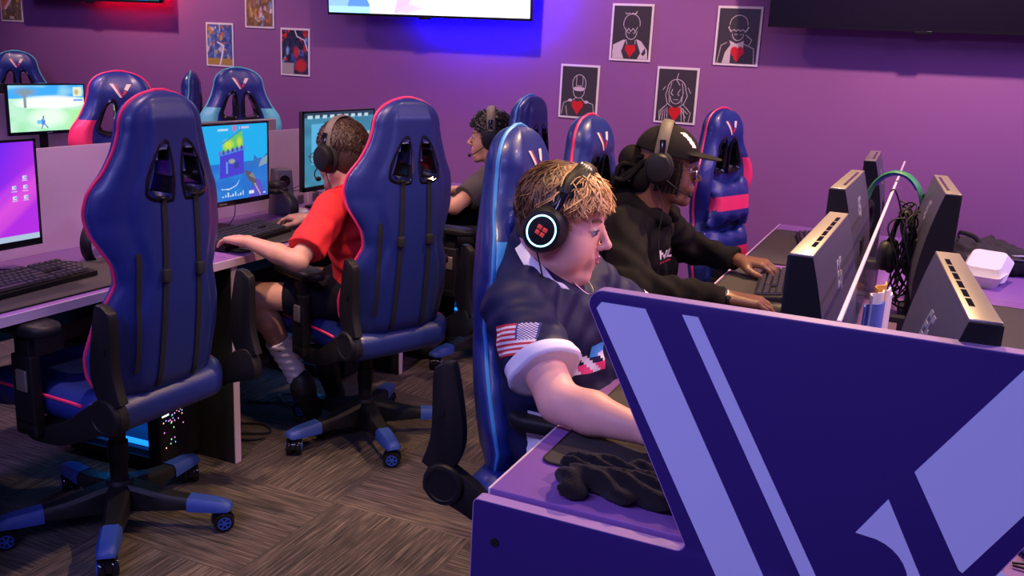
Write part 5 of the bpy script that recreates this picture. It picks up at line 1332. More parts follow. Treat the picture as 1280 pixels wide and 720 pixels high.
def decal(s, name, c, nr, right, w, h, nx, ny, fn, mats, t, lift=.0016):
    nr = nrm(nr); right = nrm(right-nr*(right@nr)); up = np.cross(nr, right); V = []; ok = []
    for j in range(ny+1):
        for i in range(nx+1):
            p = c+right*(i/nx-.5)*w+up*(j/ny-.5)*h+nr*.07; q = surf(s, p, -nr); ok.append(q is not None); V.append((q if q is not None else c)+nr*lift)
    F = []; mi = []
    for j in range(ny):
        for i in range(nx):
            a = j*(nx+1)+i; m = fn(i, j)
            if m is None or not all(ok[x] for x in (a, a+1, a+nx+1, a+nx+2)): continue
            F.append((a, a+1, a+nx+2, a+nx+1)); mi.append(m)
    V = np.array(V); used = sorted({i for f in F for i in f}); mp = {b: a for a, b in enumerate(used)}
    me = npmesh(name, V[used], np.array([[mp[i] for i in f] for f in F])); me.polygons.foreach_set('material_index', np.array(mi, np.int32)); return link(name, me, mats, t)

def locks(t, name, C, R, k, n, mats, rad=(.090, .080, .094), off=(-.013, 0, .030), seed=1, L=(.45, 1.0), thick=.0034, wave=.10, front=1.15, side=1.55, back=2.0, lift=.06, fringe=.10, cols=None, th0=(.05, 1.2), swirl=.3, curlf=9):
    r = random.Random(seed); mb = MB(); col = []
    for q in range(n):
        ph = r.uniform(-PI, PI); a = abs(ph)
        tm = np.interp(a, [0, .7, 1.2, 2.0, PI], [front, front+.08, side, back-.1, back])
        t0 = r.uniform(*th0)*tm/1.5; ln = r.uniform(*L); t1 = min(t0+ln, tm*r.uniform(.93, 1.05)); 
        if t1-t0 < .2: t0 = max(0.02, t1-.35)
        w = wave*r.uniform(.4, 1.3); p0 = r.uniform(0, 6.28); sw = r.uniform(-swirl, swirl); lf = lift*r.uniform(.3, 1.2); fw = fringe*r.random() if a < 1.1 else 0
        pts = []; rs = []; N = 9
        for i in range(N):
            u = i/(N-1); th = t0+(t1-t0)*u; p_ = ph+sw*u+w*math.sin(p0+u*curlf)*(.3+u)/max(.35, math.sin(th)); rf = 1+.012+lf*math.sin(u*PI*.55)*(.5+.5*math.sin(p0*2+u*curlf*.8))+fw*u*u
            v = A3(rad[0]*math.sin(th)*math.cos(p_), rad[1]*math.sin(th)*math.sin(p_), rad[2]*math.cos(th))*rf+A3(*off)
            pts.append(Vector(C+R @ (v*k))); rs.append(thick*k*(1-.75*u**2)*(.6 if i == 0 else 1))
        mb.tube(pts, rs, 5, flat=(.7, 1.2))
        if cols is not None:
            mixf = np.clip(.25+.55*math.cos(ph)+r.uniform(-.25, .25), 0, 1)  # golden front, darker back: own hair colour plus light put into the colour
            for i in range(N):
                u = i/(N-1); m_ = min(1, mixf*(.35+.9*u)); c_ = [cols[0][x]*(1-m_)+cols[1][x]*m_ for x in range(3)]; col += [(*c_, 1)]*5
    o = mb.build(name, mats, t, weld=False, angle=80)
    if cols is not None:
        at = o.data.color_attributes.new('Col', 'FLOAT_COLOR', 'POINT'); at.data.foreach_set('color', np.array(col, np.float32).ravel())
    return o
def haircap(t, name, C, R, k, m, grow=1.05, plane=((.035, 0, .03), (.85, 0, -.52)), low=-.07, h=.005):
    s = SDF(C-.17, C+.17, h); P = lambda *v: C+R @ (A3(*v)*k)
    s.ell(P(-.013, 0, .030), A3(.086, .074, .086)*grow*k, R=R); s.ell(P(-.032, 0, -.01), A3(.066, .066, .070)*grow*k, R=R, k=.02)
    s.cut(P(*plane[0]), R @ A3(*plane[1])); s.cut(P(0, 0, low), R @ A3(0, 0, -1)); s.cut(P(-.005, 0, -.035), R @ A3(.75, 0, -.65))
    return s.build(name, m, t, smooth=1)
def rot(yaw, pitch=0, roll=0): return np.array((Euler((0, 0, math.radians(yaw))).to_matrix() @ Euler((0, math.radians(pitch), 0)).to_matrix() @ Euler((math.radians(roll), 0, 0)).to_matrix()))

def limbs(s, J, wR=1., hand=True, hd=None):
    for g in 'RL':
        s.cap(J['sh'+g], J['el'+g], .046*wR, .038*wR, k=.03); m = J['el'+g]*.62+J['wr'+g]*.38
        s.cap(J['el'+g], m, .038*wR, .039*wR, k=.012); s.cap(m, J['wr'+g], .039*wR, .0235*wR**.5, k=.012)
        s.cap(J['hip'+g], J['kn'+g], .078*wR, .056*wR, k=.03); c = J['kn'+g]*.72+J['an'+g]*.28
        s.cap(J['kn'+g], c, .054*wR, .052*wR, k=.02); s.cap(c, J['an'+g], .052*wR, .034, k=.02); s.cap(J['an'+g], J['to'+g], .032, .024, k=.02)

# ===== blond boy
base = A3(-.75, 1.93, 0)
J = {k: A3(*v)-base for k, v in dict(pel=(-.675, 1.95, .58), bel=(-.70, 1.93, .70), che=(-.72, 1.905, .85), nek=(-.725, 1.885, .985), head=(-.702, 1.868, 1.112), shR=(-.745, 1.735, .935), elR=(-.585, 1.600, .803), wrR=(-.395, 1.560, .795),
     shL=(-.715, 2.065, .935), elL=(-.595, 2.19, .81), wrL=(-.44, 2.10, .795), hipR=(-.66, 1.87, .575), hipL=(-.66, 2.03, .575), knR=(-.40, 1.83, .575), knL=(-.40, 2.10, .575), anR=(-.36, 1.83, .10), anL=(-.36, 2.10, .10), toR=(-.24, 1.82, .045), toL=(-.24, 2.12, .045)).items()}
t = thing('person', 'boy with wavy blond hair in navy jersey, leaning on the nearest right desk', 'person', tuple(base))
Rh = rot(6, 12); lo, hi = A3(-.30, -.46, 0), A3(.62, .42, 1.32)
s = SDF(lo, hi, .0045)
s.ell(J['pel'], (.12, .16, .11), k=.05).ell(J['bel'], (.125, .15, .12), k=.06).ell(J['che'], (.105, .150, .14), k=.06).cap(J['shR'], J['shL'], .05, k=.05)
limbs(s, J, 1.08); hand_prims(s, J['wrR'], A3(1, .02, -.05), A3(0, 0, 1), 1, .25); hand_prims(s, J['wrL'], A3(1, -.15, -.05), A3(0, 0, 1), -1, .3)
head_prims(s, J['head'], Rh, 1.02, 1.25); s.cap(J['nek']+A3(0, 0, -.04), J['head']+A3(-.030, 0, -.07), .060, .054, k=.03)
s.build('body', M['skin1'], t, smooth=2)
face_parts(t, J['head'], Rh, 1.02, 'lip1', 'brow1')
c = SDF(lo, hi, .0045)
c.ell(J['pel']+A3(0, 0, .03), (.125, .160, .12), k=.05).ell(J['bel'], (.135, .165, .14), k=.06).ell(J['che'], (.128, .170, .155), k=.06).cap(J['shR']+A3(0, .02, .0), J['shL']+A3(0, -.02, 0), .064, k=.06).cap(J['nek']+A3(-.035, 0, -.04), J['nek']+A3(-.030, 0, .06), .095, .078, k=.05)
hem = {}
for g in 'RL':
    d = nrm(J['el'+g]-J['sh'+g]); e = J['sh'+g]+d*.175; hem[g] = (e, d); c.cap(J['sh'+g], e+d*.03, .068, .074, k=.04)
c.ell(J['pel']+A3(0, 0, -.02), (.130, .168, .10), k=.05)
c.disp(lambda X, Y, Z: .0035*np.sin((X*38+Z*52+6*np.sin(Y*14)))*np.sin(Y*30+Z*18)+.0025*np.sin(Z*85-X*60+4*np.sin(Y*22)))
def cutarm(s, e, d, r=.12):
    sl, X, Y, Z = s.blk(e-r, e+r); a = (X-e[0])*d[0]+(Y-e[1])*d[1]+(Z-e[2])*d[2]; rad = np.sqrt(np.maximum((X-e[0])**2+(Y-e[1])**2+(Z-e[2])**2-a*a, 0)); s.D[sl] = np.where(rad < .092, np.maximum(s.D[sl], a), s.D[sl])
for g in 'RL': cutarm(c, *hem[g])
nb = J['nek']+A3(.005, 0, .026); nd = nrm(A3(.60, 0, .80)); c.cut(nb+nd*.012, nd); c.cut((0, 0, .50), (0, 0, -1))
def jm(C):
    m = np.zeros(len(C), int)
    for g in 'RL':
        e, d = hem[g]; a = (C-e) @ d; rad = np.linalg.norm((C-e)-np.outer(a, d), axis=1); m[(a > -.008) & (rad < .088)] = 1
    m[(C[:, 2] < .70) & (C[:, 1] < -.10) & (C[:, 0] > .03)] = 1; return m
    for g in 'RL':
        e, d = hem[g]; a = (C-e) @ d; rad = np.linalg.norm((C-e)-np.outer(a, d), axis=1); m[(a > -.022) & (rad < .10) & (C[:, 2] < e[2]+.12)] = 1
    q = (C-nb) @ nd; m[(q > -.016) & (np.linalg.norm(C-(nb+A3(-.02, 0, -.02)), axis=1) < .115)] = 1; m[(C[:, 2] < .70) & (C[:, 1] < -.10) & (C[:, 0] > .03)] = 1; return m
c.build('jersey', [M['jersey'], M['jerseywhite']], t, smooth=1, matfn=jm)
def band(s, name, O, ax, slices, r0, m, t, n=56, ref=(0, 0, 1), lift=.0030, shr=.09):
    ax = nrm(ax); e1 = nrm(np.cross(ax, ref)); e2 = np.cross(ax, e1); rows = []
    for sl in slices:
        row = []
        for a in np.linspace(0, 2*PI, n, endpoint=False):
            d = e1*math.cos(a)+e2*math.sin(a); p0 = O+ax*sl; q = surf(s, p0+d*r0, -d, 80, r0); row.append(q-p0 if q is not None else d*r0*.7)
        row = np.array(row); L = np.linalg.norm(row, axis=1)
        row = row/np.linalg.norm(row, axis=1)[:, None]*(L+lift)[:, None]+O+ax*sl; rows.append(row)
    rows.append(rows[-1]-(rows[-1]-(O+ax*slices[-1]))*shr)
    V = np.concatenate(rows); F = [(i*n+k, i*n+(k+1) % n, (i+1)*n+(k+1) % n, (i+1)*n+k) for i in range(len(rows)-1) for k in range(n)]
    return link(name, npmesh(name, V, np.array(F)), m, t)
band(c, 'collar', nb, nd, (-.013, -.008, -.002, .004, .010), .10, M['jerseywhite'], t, 72)
for g in 'RL': band(c, 'sleeve_cuff', hem[g][0], hem[g][1], (-.028, -.021, -.014, -.007, -.0015), .090, M['jerseywhite'], t, shr=.36)
fc = J['shR']+(J['elR']-J['shR'])*.40
def flag(i, j):
    r_ = j//2
    if i >= 15 and r_ >= 6: return 1 if (i % 2 == j % 2) and 15 < i < 25 else 2
    return 0 if r_ % 2 == 0 else 1
tag(decal(c, 'flag_patch', fc+A3(-.008, -.02, .010), A3(-.18, -.93, .30), A3(.90, .0, .22), .105, .066, 26, 26, flag, [M['flagred'], M['flagwhite'], M['flagblue']], t), 'striped flag patch on the sleeve')
ch = lambda i, j: (0 if (i+j) % 7 < 3 and j < 6 else (1 if i > 5 and j > 4 else (2 if j < 3 else None)))
tag(decal(c, 'chest_print', J['che']+A3(.10, -.06, -.03), A3(.75, -.62, .05), A3(.62, .75, 0), .10, .06, 12, 9, ch, [M['jerseywhite'], M['sky'], M['acc_pinkcup']], t), 'white and blue chest print')
# shorts, shoes
q = SDF(lo, hi, .008); q.ell(J['pel'], (.11, .15, .10), k=.03)
for g in 'RL': q.cap(J['hip'+g], J['kn'+g], .090, .078, k=.04)
q.cut((0, 0, .66), (0, 0, 1)); q.build('shorts', M['jersey'], t)
def shoe(J, g, mm='shoe', k=1.):
    a, b = J['an'+g], J['to'+g]; d = nrm(b-a); fx = nrm(A3(d[0], d[1], 0)) if abs(d[2]) < .75 else d
    q = SDF(np.minimum(a, b)-.12, np.maximum(a, b)+.12, .005); q.cap(a-A3(0, 0, .045)-fx*.03, b+fx*.02, .040*k, .036*k, k=.02); q.cap(a-fx*.01, a-A3(0, 0, .05), .042*k, .045*k, k=.02)
    if abs(d[2]) < .75: q.cut((0, 0, .004), (0, 0, -1))
    return q.build('shoe', M[mm], t)
for g in 'RL': shoe(J, g)
haircap(t, 'hair', J['head'], Rh, 1.04, M['hairbase'] if 'hairbase' in M else mat('brown_hair_base', (.11, .06, .03), .6), 1.03, ((.030, 0, .03), (.8, 0, -.6)), -.06)
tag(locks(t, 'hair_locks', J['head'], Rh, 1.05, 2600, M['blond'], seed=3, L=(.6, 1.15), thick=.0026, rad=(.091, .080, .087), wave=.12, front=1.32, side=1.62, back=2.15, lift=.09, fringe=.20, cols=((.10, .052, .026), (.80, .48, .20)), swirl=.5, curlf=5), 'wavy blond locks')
# necklace and cord
mb = MB(); mb.tube(spline([tuple(nb+A3(-.06, .05, .03)), tuple(nb+A3(.03, -.045, -.0)), tuple(nb+A3(.085, -.025, -.05)), tuple(nb+A3(.085, .02, -.05)), tuple(nb+A3(.03, .05, 0))], 6), .0018, 6)
x0 = nb+A3(.088, -.02, -.075); mb.box(x0[0]-.002, x0[0]+.002, x0[1]-.002, x0[1]+.002, x0[2]-.018, x0[2]+.012); mb.box(x0[0]-.002, x0[0]+.002, x0[1]-.008, x0[1]+.008, x0[2]-.002, x0[2]+.002); tag(mb.build('necklace', M['chrome'], t), 'silver cross necklace')
W = lambda p: tuple(np.array(p)+base)
hs = W(J['head']+Rh @ A3(-.008, 0, .004)); Rhs = Rh @ rot(0, 16)
headset('black headset with glowing blue ring and red shield on the blond boy', hs, Matrix(Rhs.tolist()), 'glow', False, hw=.088, cord=[(-.0, -.10, -.05), (.06, -.085, -.12), (.10, -.05, -.20), (.115, -.045, -.30), (.13, -.05, -.34)])

# ===== person in the black cap
base = A3(-.84, 2.95, 0)
J = {k: A3(*v)-base for k, v in dict(pel=(-.88, 2.97, .57), bel=(-.87, 2.96, .70), che=(-.85, 2.95, .86), nek=(-.80, 2.94, .99), head=(-.752, 2.925, 1.138), shR=(-.845, 2.775, .945), elR=(-.735, 2.600, .800), wrR=(-.475, 2.685, .795),
     shL=(-.825, 3.12, .945), elL=(-.745, 3.31, .81), wrL=(-.545, 3.225, .803), hipR=(-.88, 2.88, .57), hipL=(-.88, 3.06, .57), knR=(-.45, 2.84, .575), knL=(-.45, 3.10, .575), anR=(-.42, 2.84, .10), anL=(-.42, 3.10, .10), toR=(-.29, 2.83, .045), toL=(-.29, 3.12, .045)).items()}
t = thing('person', 'person in a black cap, glasses and black hoodie typing at the middle right desk', 'person', tuple(base))
Rh = rot(10, 6); lo, hi = A3(-.26, -.46, 0), A3(.66, .46, 1.36)
s = SDF(lo, hi, .0045)
s.ell(J['pel'], (.10, .14, .10), k=.05).ell(J['bel'], (.09, .125, .12), k=.06).ell(J['che'], (.090, .135, .14), k=.06).cap(J['shR'], J['shL'], .046, k=.05)
limbs(s, J, .92); hand_prims(s, J['wrR'], A3(1, .05, -.04), A3(0, 0, 1), 1, .26, 1.08); hand_prims(s, J['wrL'], A3(1, -.12, -.02), A3(0, 0, 1), -1, .34, 1.08, .16)
head_prims(s, J['head'], Rh, .98, 0); s.cap(J['nek']+A3(0, 0, -.04), J['head']+A3(-.03, 0, -.07), .056, .050, k=.03)
s.build('body', M['skin4'], t, smooth=2); face_parts(t, J['head'], Rh, .98, 'lip4', 'hairblack')
c = SDF(lo, hi, .005)
c.ell(J['pel']+A3(0, 0, .02), (.135, .17, .12), k=.05).ell(J['bel'], (.13, .16, .13), k=.06).ell(J['che'], (.122, .168, .15), k=.06).cap(J['shR'], J['shL'], .062, k=.06)
c.cap(J['nek']+A3(-.02, 0, -.01), J['nek']+A3(-.015, 0, .035), .078, .066, k=.03)
for g in 'RL': c.cap(J['sh'+g], J['el'+g], .068, .058, k=.03); c.cap(J['el'+g], J['wr'+g]-nrm(J['wr'+g]-J['el'+g])*.025, .056, .040, k=.03)
c.disp(lambda X, Y, Z: .005*np.sin(X*48+Z*60+5*np.sin(Y*18))*np.sin(Y*34-Z*25)+.003*np.sin(X*95+Y*40-Z*70))
for g in 'RL': cutarm(c, J['wr'+g]-nrm(J['wr'+g]-J['el'+g])*.010, nrm(J['wr'+g]-J['el'+g]), .09)
nb = J['nek']+A3(.0, 0, .045); c.cut(nb, A3(.35, 0, .93)); c.build('hoodie', M['hoodie'], t, smooth=1)
hd = SDF(J['nek']-.2, J['nek']+.2, .005); hd.cap(J['nek']+A3(-.06, -.07, .02), J['nek']+A3(-.09, .0, -.01), .038, .048, k=.03); hd.cap(J['nek']+A3(-.09, .0, -.01), J['nek']+A3(-.05, .08, .02), .048, .038, k=.03); hd.cap(J['nek']+A3(-.05, -.07, .02), J['nek']+A3(.06, -.05, -.02), .036, .024, k=.02); hd.cap(J['nek']+A3(-.05, .07, .02), J['nek']+A3(.06, .05, -.02), .036, .024, k=.02); hd.ell(J['nek']+A3(-.10, 0, .03), (.05, .09, .06), k=.04)
hd.disp(lambda X, Y, Z: .004*np.sin(X*70+Y*60)*np.sin(Z*80)); hd.build('hood', M['hoodie'], t)
LET = ['1110', '0100', '0110', '1001']
bm7 = {0: '#..###..#..#..', 1: '#..#....#.#.#..', }
rows = ['#..#.#.#..', '##.#.#.#..', '#.##.#.#..', '#..#.#.###', '..........', '##.#.#..##']
fn_ = lambda i, j: (1 if 5-j >= 5 else 0) if rows[5-j][i] == '#' else None
tag(decal(c, 'chest_lettering', J['che']+A3(.11, -.02, -.015), A3(.86, -.50, .08), A3(.5, .86, 0), .085, .045, 10, 6, fn_, [M['capprint'], M['redprint']], t), 'small white and red lettering')
q = SDF(lo, hi, .008); q.ell(J['pel'], (.115, .15, .11), k=.05)
for g in 'RL': q.cap(J['hip'+g], J['kn'+g], .085, .068, k=.04); q.cap(J['kn'+g], J['an'+g], .066, .05, k=.03)
q.build('trousers', M['darkcloth'], t)
for g in 'RL': shoe(J, g)
# cap
Ph = lambda *v: J['head']+Rh @ A3(*v)
cp = SDF(J['head']-.24, J['head']+.26, .004); cp.ell(Ph(-.010, 0, .040), (.104, .086, .092), R=Rh, k=.01); cp.cut(Ph(0, 0, .040), Rh @ A3(-.10, 0, -1)); cp.ell(Ph(-.010, 0, .028), (.096, .079, .082), R=Rh, k=.003, sub=True)
Rb = Rh @ rot(0, 3); cp.ell(Ph(.088, 0, .052), (.080, .070, .0065), R=Rb, k=.006); cp.build('cap', M['cap'], t, smooth=1)
def sl_(i, j): return 0 if abs(i-(11-j)*.62-1) < 2.1 else None
tag(decal(cp, 'cap_badge', Ph(.05, -.040, .095), Rh @ A3(.72, -.62, .30), Rh @ A3(.65, .75, 0), .045, .05, 10, 11, sl_, [M['capprint']], t, .001), 'white slanted stroke on the cap')
mb = MB(); mb.ell(Vector(Ph(-.014, 0, .132)), (.006, .006, .004), 12, 8); mb.build('cap_button', M['cap'], t)
# hair: twists behind the neck
mb = MB(); r = random.Random(9)
for k_ in range(26):
    a = r.uniform(-1, 1); p0 = Ph(-.075+.02*r.random(), a*.06, r.uniform(-.02, .03)); p1 = Ph(-.115-.03*r.random(), a*.075, -.03+.03*r.uniform(-1, 1)); p2 = Ph(-.13-.05*r.random(), a*.08, -.085+.03*r.uniform(-1, 1)); P = spline([tuple(p0), tuple(p1), tuple(p2)], 6)
    mb.tube(P, [.008+.0014*math.sin(i*2.4+k_) for i in range(len(P))], 7)
for k_ in range(10):
    g = -1 if k_ < 6 else 1; b_ = .012*k_ if k_ < 6 else .012*(k_-6); P = spline([tuple(Ph(.045-b_, g*.070, .03)), tuple(Ph(.050-b_, g*.078, -.02)), tuple(Ph(.044-b_*1.1, g*.074, -.075))], 6); mb.tube(P, [.0052+.001*math.sin(i*2.2+k_) for i in range(len(P))], 6)
mb.ell(Vector(Ph(-.115, 0, .0)), (.045, .06, .05), 16, 12); mb.ell(Vector(Ph(-.062, 0, -.045)), (.052, .074, .062), 20, 14); mb.build('twisted_hair', mat('matte_black_hair', (.008, .007, .007), .85, spec=.15, bump=.6, bscale=300), t)
mb = MB(); P = spline([tuple(Ph(.054, -.074, -.01)), tuple(Ph(.056, -.080, -.045)), tuple(Ph(.050, -.076, -.088))], 6); mb.tube(P, [.0045+.001*math.sin(i*2.2) for i in range(len(P))], 6); mb.build('loose_twist', M['hairbrown'], t)
def glasses(t, C, R, k=1., mm='brass'):
    P = lambda *v: tuple(C+R @ (A3(*v)*k)); mb = MB()
    for g in (1, -1):
        ring = [P(.101-.004*abs(math.cos(a)), g*(.032+.024*math.cos(a)), .000+.018*math.sin(a)) for a in np.linspace(0, 2*PI, 20, endpoint=False)]; mb.tube(ring, .0012, 6, closed=True)
        mb.tube([P(.096, g*.056, .006), P(.085, g*.074, .006), P(.0, g*.080, .002)], .0013, 6)
    mb.tube([P(.101, .008, .004), P(.106, 0, .008), P(.101, -.008, .004)], .0013, 6); fr = mb.build('glasses', M[mm], t)
    for g in (1, -1):
        mb = MB(); n = 20; vs = [P(.101, g*.032, 0)]+[P(.101-.004*abs(math.cos(a)), g*(.032+.0235*math.cos(a)), .0175*math.sin(a)) for a in np.linspace(0, 2*PI, n, endpoint=False)]
        mb.add(vs, [(0, 1+i, 1+(i+1) % n) for i in range(n)]); mb.build('lens', M['lens'], fr)
glasses(t, J['head'], Rh, .98, 'chrome')
mb = MB(); d = nrm(J['wrR']-J['elR']); wc = J['wrR']-d*.002; 
f_, l_, u_ = frame(d, A3(0, 0, 1)); ring = [tuple(wc+l_*.0285*math.cos(a)+u_*.0255*math.sin(a)) for a in np.linspace(0, 2*PI, 24, endpoint=False)]; mb.tube(ring, .0055, 8, closed=True, flat=(1, .5)); w_ = mb.build('wristwatch', M['chrome'], t)
mb = MB(); mb.ell(Vector(wc-l_*.030), (.015, .006, .014), 16, 10); mb.build('watch_face', M['blackgloss'], w_)
W = lambda p: tuple(np.array(p)+base)
headset('black headset with boom microphone worn over the black cap', W(Ph(-.020, 0, .012)), Matrix(Rh.tolist()), 'tan', -1, hw=.090, cord=[(.0, -.10, -.055), (.035, -.10, -.13), (.04, -.10, -.22), (.06, -.10, -.30)])

# ===== boy in red
base = A3(-1.80, 2.80, 0)
J = {k: A3(*v)-base for k, v in dict(pel=(-1.80, 2.86, .57), bel=(-1.81, 2.84, .69), che=(-1.835, 2.79, .84), nek=(-1.86, 2.765, .965), head=(-1.895, 2.775, 1.080), shL=(-1.835, 2.635, .915), elL=(-1.835, 2.435, .765), wrL=(-2.06, 2.455, .800),
     shR=(-1.855, 2.93, .915), elR=(-1.97, 3.06, .81), wrR=(-2.17, 2.96, .800), hipL=(-1.80, 2.77, .57), hipR=(-1.80, 2.95, .57), knL=(-2.15, 2.60, .565), knR=(-2.18, 2.92, .565), anL=(-2.055, 2.735, .215), anR=(-2.10, 2.955, .215), toL=(-2.075, 2.83, .075), toR=(-2.11, 3.04, .075)).items()}
t = thing('person', 'boy in a red T-shirt, headset and white socks, seen from behind at the left desk', 'person', tuple(base))
Rh = rot(170, 8); lo, hi = A3(-.58, -.46, 0), A3(.22, .42, 1.32)
s = SDF(lo, hi, .0045)
s.ell(J['pel'], (.10, .14, .10), k=.05).ell(J['bel'], (.085, .12, .12), k=.06).ell(J['che'], (.085, .13, .13), k=.06).cap(J['shR'], J['shL'], .042, k=.05)
limbs(s, J, .86); hand_prims(s, J['wrL'], A3(-1, .20, -.05), A3(0, 0, 1), -1*-1*-1, .30, .95); hand_prims(s, J['wrR'], A3(-1, -.1, -.05), A3(0, 0, 1), 1, .3, .95)
head_prims(s, J['head'], Rh, 1.03, 0); s.cap(J['nek']+A3(0, 0, -.04), J['head']+A3(.03, 0, -.06), .052, .048, k=.03); s.build('body', M['skin2'], t, smooth=2); face_parts(t, J['head'], Rh, 1.03, 'lip1', 'hairbrown')
c = SDF(lo, hi, .005)
c.ell(J['pel']+A3(0.0, 0, -.01), (.150, .185, .13), k=.05).ell(J['bel'], (.125, .158, .13), k=.06).ell(J['che'], (.115, .156, .145), k=.06).cap(J['shR'], J['shL'], .058, k=.05)
for g in 'RL':
    d = nrm(J['el'+g]-J['sh'+g]); e = J['sh'+g]+d*.20; hem[g] = (e, d); c.cap(J['sh'+g], e+d*.03, .060, .064, k=.03)
c.disp(lambda X, Y, Z: .0045*np.sin(X*40+Z*46+5*np.sin(Y*16))*np.sin(Y*30+Z*22)+.002*np.sin(Z*95-Y*60))
for g in 'RL': cutarm(c, *hem[g])
nb = J['nek']+A3(-.005, 0, .018); nd = nrm(A3(-.38, 0, .92)); c.cut(nb, nd); c.cut((0, 0, .49), (0, 0, -1)); c.build('t_shirt', M['redshirt'], t, smooth=1)
mb = MB(); f_, l_, u_ = frame(nd, A3(0, 1, 0)); mb.tube([tuple(nb-nd*.004+A3(.0, 0, 0)+l_*.063*math.cos(a)+u_*.060*math.sin(a)) for a in np.linspace(0, 2*PI, 28, endpoint=False)], .0055, 8, closed=True); mb.build('neck_ribbing', M['redshirt'], t)
q = SDF(lo, hi, .008); q.ell(J['pel'], (.10, .135, .09), k=.03)
for g in 'RL': q.cap(J['hip'+g], J['hip'+g]*.42+J['kn'+g]*.58, .088, .078, k=.04)
q.cut((0, 0, .66), (0, 0, 1)); q.build('shorts', M['darkcloth'], t)
for g in 'RL':
    a, b = J['an'+g], J['kn'+g]; k_ = SDF(np.minimum(a, b)-.12, np.maximum(a, b)+.1, .004); e = a+(b-a)*.50; k_.cap(a, e, .0365, .050, k=.01); k_.cap(a, a*.4+J['to'+g]*.6, .037, .032, k=.02); dd = nrm(b-a); k_.cut(e, dd); k_.disp(lambda X, Y, Z: .0015*np.sin(Z*220)); sk = k_.build('sock', M['sock'], t)
    mk = e-(b-a)*.06; f_, l_, u_ = frame(dd, A3(1, 0, 0)); mb = MB(); n_ = A3(.55, -.83, 0); n_ = nrm(n_-dd*(n_@dd)); sd = np.cross(dd, n_)
    pc = mk+n_*.046; mb.tube(spline([tuple(pc+sd*.020+dd*.004-n_*.005), tuple(pc-sd*.004-dd*.005), tuple(pc-sd*.014+dd*.006-n_*.003)], 4), .0035, 6); mb.build('sock_mark', M['shoe'], sk)
    q = SDF(np.minimum(a, J['to'+g])-.13, np.maximum(a, J['to'+g])+.13, .005); tt_ = J['to'+g]; dv = nrm(tt_-a); sole = nrm(np.cross(np.cross(dv, A3(-1, 0, 0)), dv))
    q.cap(a+A3(.018, -.01, -.02), tt_+dv*.025, .043, .040, k=.02); q.cap(a+A3(.018, -.01, .01), a+A3(.02, 0, -.03), .040, .044, k=.02); q.build('shoe', M['shoe'], t)
haircap(t, 'hair', J['head'], Rh, 1.06, M['hairbrown'], 1.06, ((.045, 0, .03), (.8, 0, -.6)), -.065)
locks(t, 'hair_locks', J['head'], Rh, 1.05, 1300, M['hairbrown'], seed=6, L=(.3, .6), thick=.0024, wave=.05, front=1.2, side=1.6, back=2.1, lift=.07, fringe=.10, swirl=.25)
glasses(t, J['head'], Rh, 1.06, 'blackgloss')
Ph = lambda *v: J['head']+Rh @ A3(*v); W = lambda p: tuple(np.array(p)+base)
headset('black headset with microphone and grey-brown band on the boy in red', W(Ph(-.010, 0, .010)), Matrix(Rh.tolist()), 'tan', 1, hw=.086, cord=[(-.0, .10, -.055), (-.02, .10, -.12), (-.03, .09, -.16), (-.06, .085, -.20)])

# ===== farthest boy
base = A3(-1.80, 3.95, 0)
J = {k: A3(*v)-base for k, v in dict(pel=(-1.75, 3.97, .56), bel=(-1.77, 3.97, .68), che=(-1.80, 3.965, .83), nek=(-1.83, 3.955, .955), head=(-1.870, 3.945, 1.085), shL=(-1.80, 3.80, .905), elL=(-1.88, 3.62, .795), wrL=(-2.06, 3.80, .798),
     shR=(-1.80, 4.11, .905), elR=(-1.93, 4.20, .80), wrR=(-2.12, 4.06, .798), hipL=(-1.75, 3.88, .56), hipR=(-1.75, 4.06, .56), knL=(-2.16, 3.84, .555), knR=(-2.16, 4.08, .555), anL=(-2.10, 3.80, .10), anR=(-2.15, 4.08, .10), toL=(-2.22, 3.76, .045), toR=(-2.28, 4.08, .045)).items()}
t = thing('person', 'boy with black hair and grey shirt facing left, farthest from us', 'person', tuple(base))
Rh = rot(201, 6); lo, hi = A3(-.62, -.44, 0), A3(.25, .40, 1.32)
s = SDF(lo, hi, .005)
s.ell(J['pel'], (.10, .14, .10), k=.05).ell(J['bel'], (.085, .12, .12), k=.06).ell(J['che'], (.085, .13, .13), k=.06).cap(J['shR'], J['shL'], .042, k=.05)
limbs(s, J, .86); hand_prims(s, J['wrL'], A3(-1, .35, -.03), A3(0, 0, 1), -1, .25, .95); hand_prims(s, J['wrR'], A3(-1, -.1, -.03), A3(0, 0, 1), 1, .3, .95)
head_prims(s, J['head'], Rh, .95, 0); s.cap(J['nek']+A3(0, 0, -.04), J['head']+A3(.03, 0, -.06), .052, .046, k=.03); s.build('body', M['skin3'], t, smooth=2); face_parts(t, J['head'], Rh, .95, 'lip1', 'hairblack')
c = SDF(lo, hi, .006)
c.ell(J['pel']+A3(0, 0, .02), (.125, .165, .12), k=.05).ell(J['bel'], (.115, .15, .13), k=.06).ell(J['che'], (.110, .152, .145), k=.06).cap(J['shR'], J['shL'], .056, k=.05)
for g in 'RL':
    d = nrm(J['el'+g]-J['sh'+g]); e = J['sh'+g]+d*.15; hem[g] = (e, d); c.cap(J['sh'+g], e+d*.03, .060, .064, k=.03)
c.disp(lambda X, Y, Z: .0045*np.sin(X*40+Z*46+5*np.sin(Y*16))*np.sin(Y*30+Z*22))
for g in 'RL': cutarm(c, *hem[g])
nb = J['nek']+A3(-.005, 0, .018); nd = nrm(A3(-.38, 0, .92)); c.cut(nb, nd); c.build('t_shirt', M['greyshirt'], t, smooth=1)
q = SDF(lo, hi, .008); q.ell(J['pel'], (.12, .155, .11), k=.05)
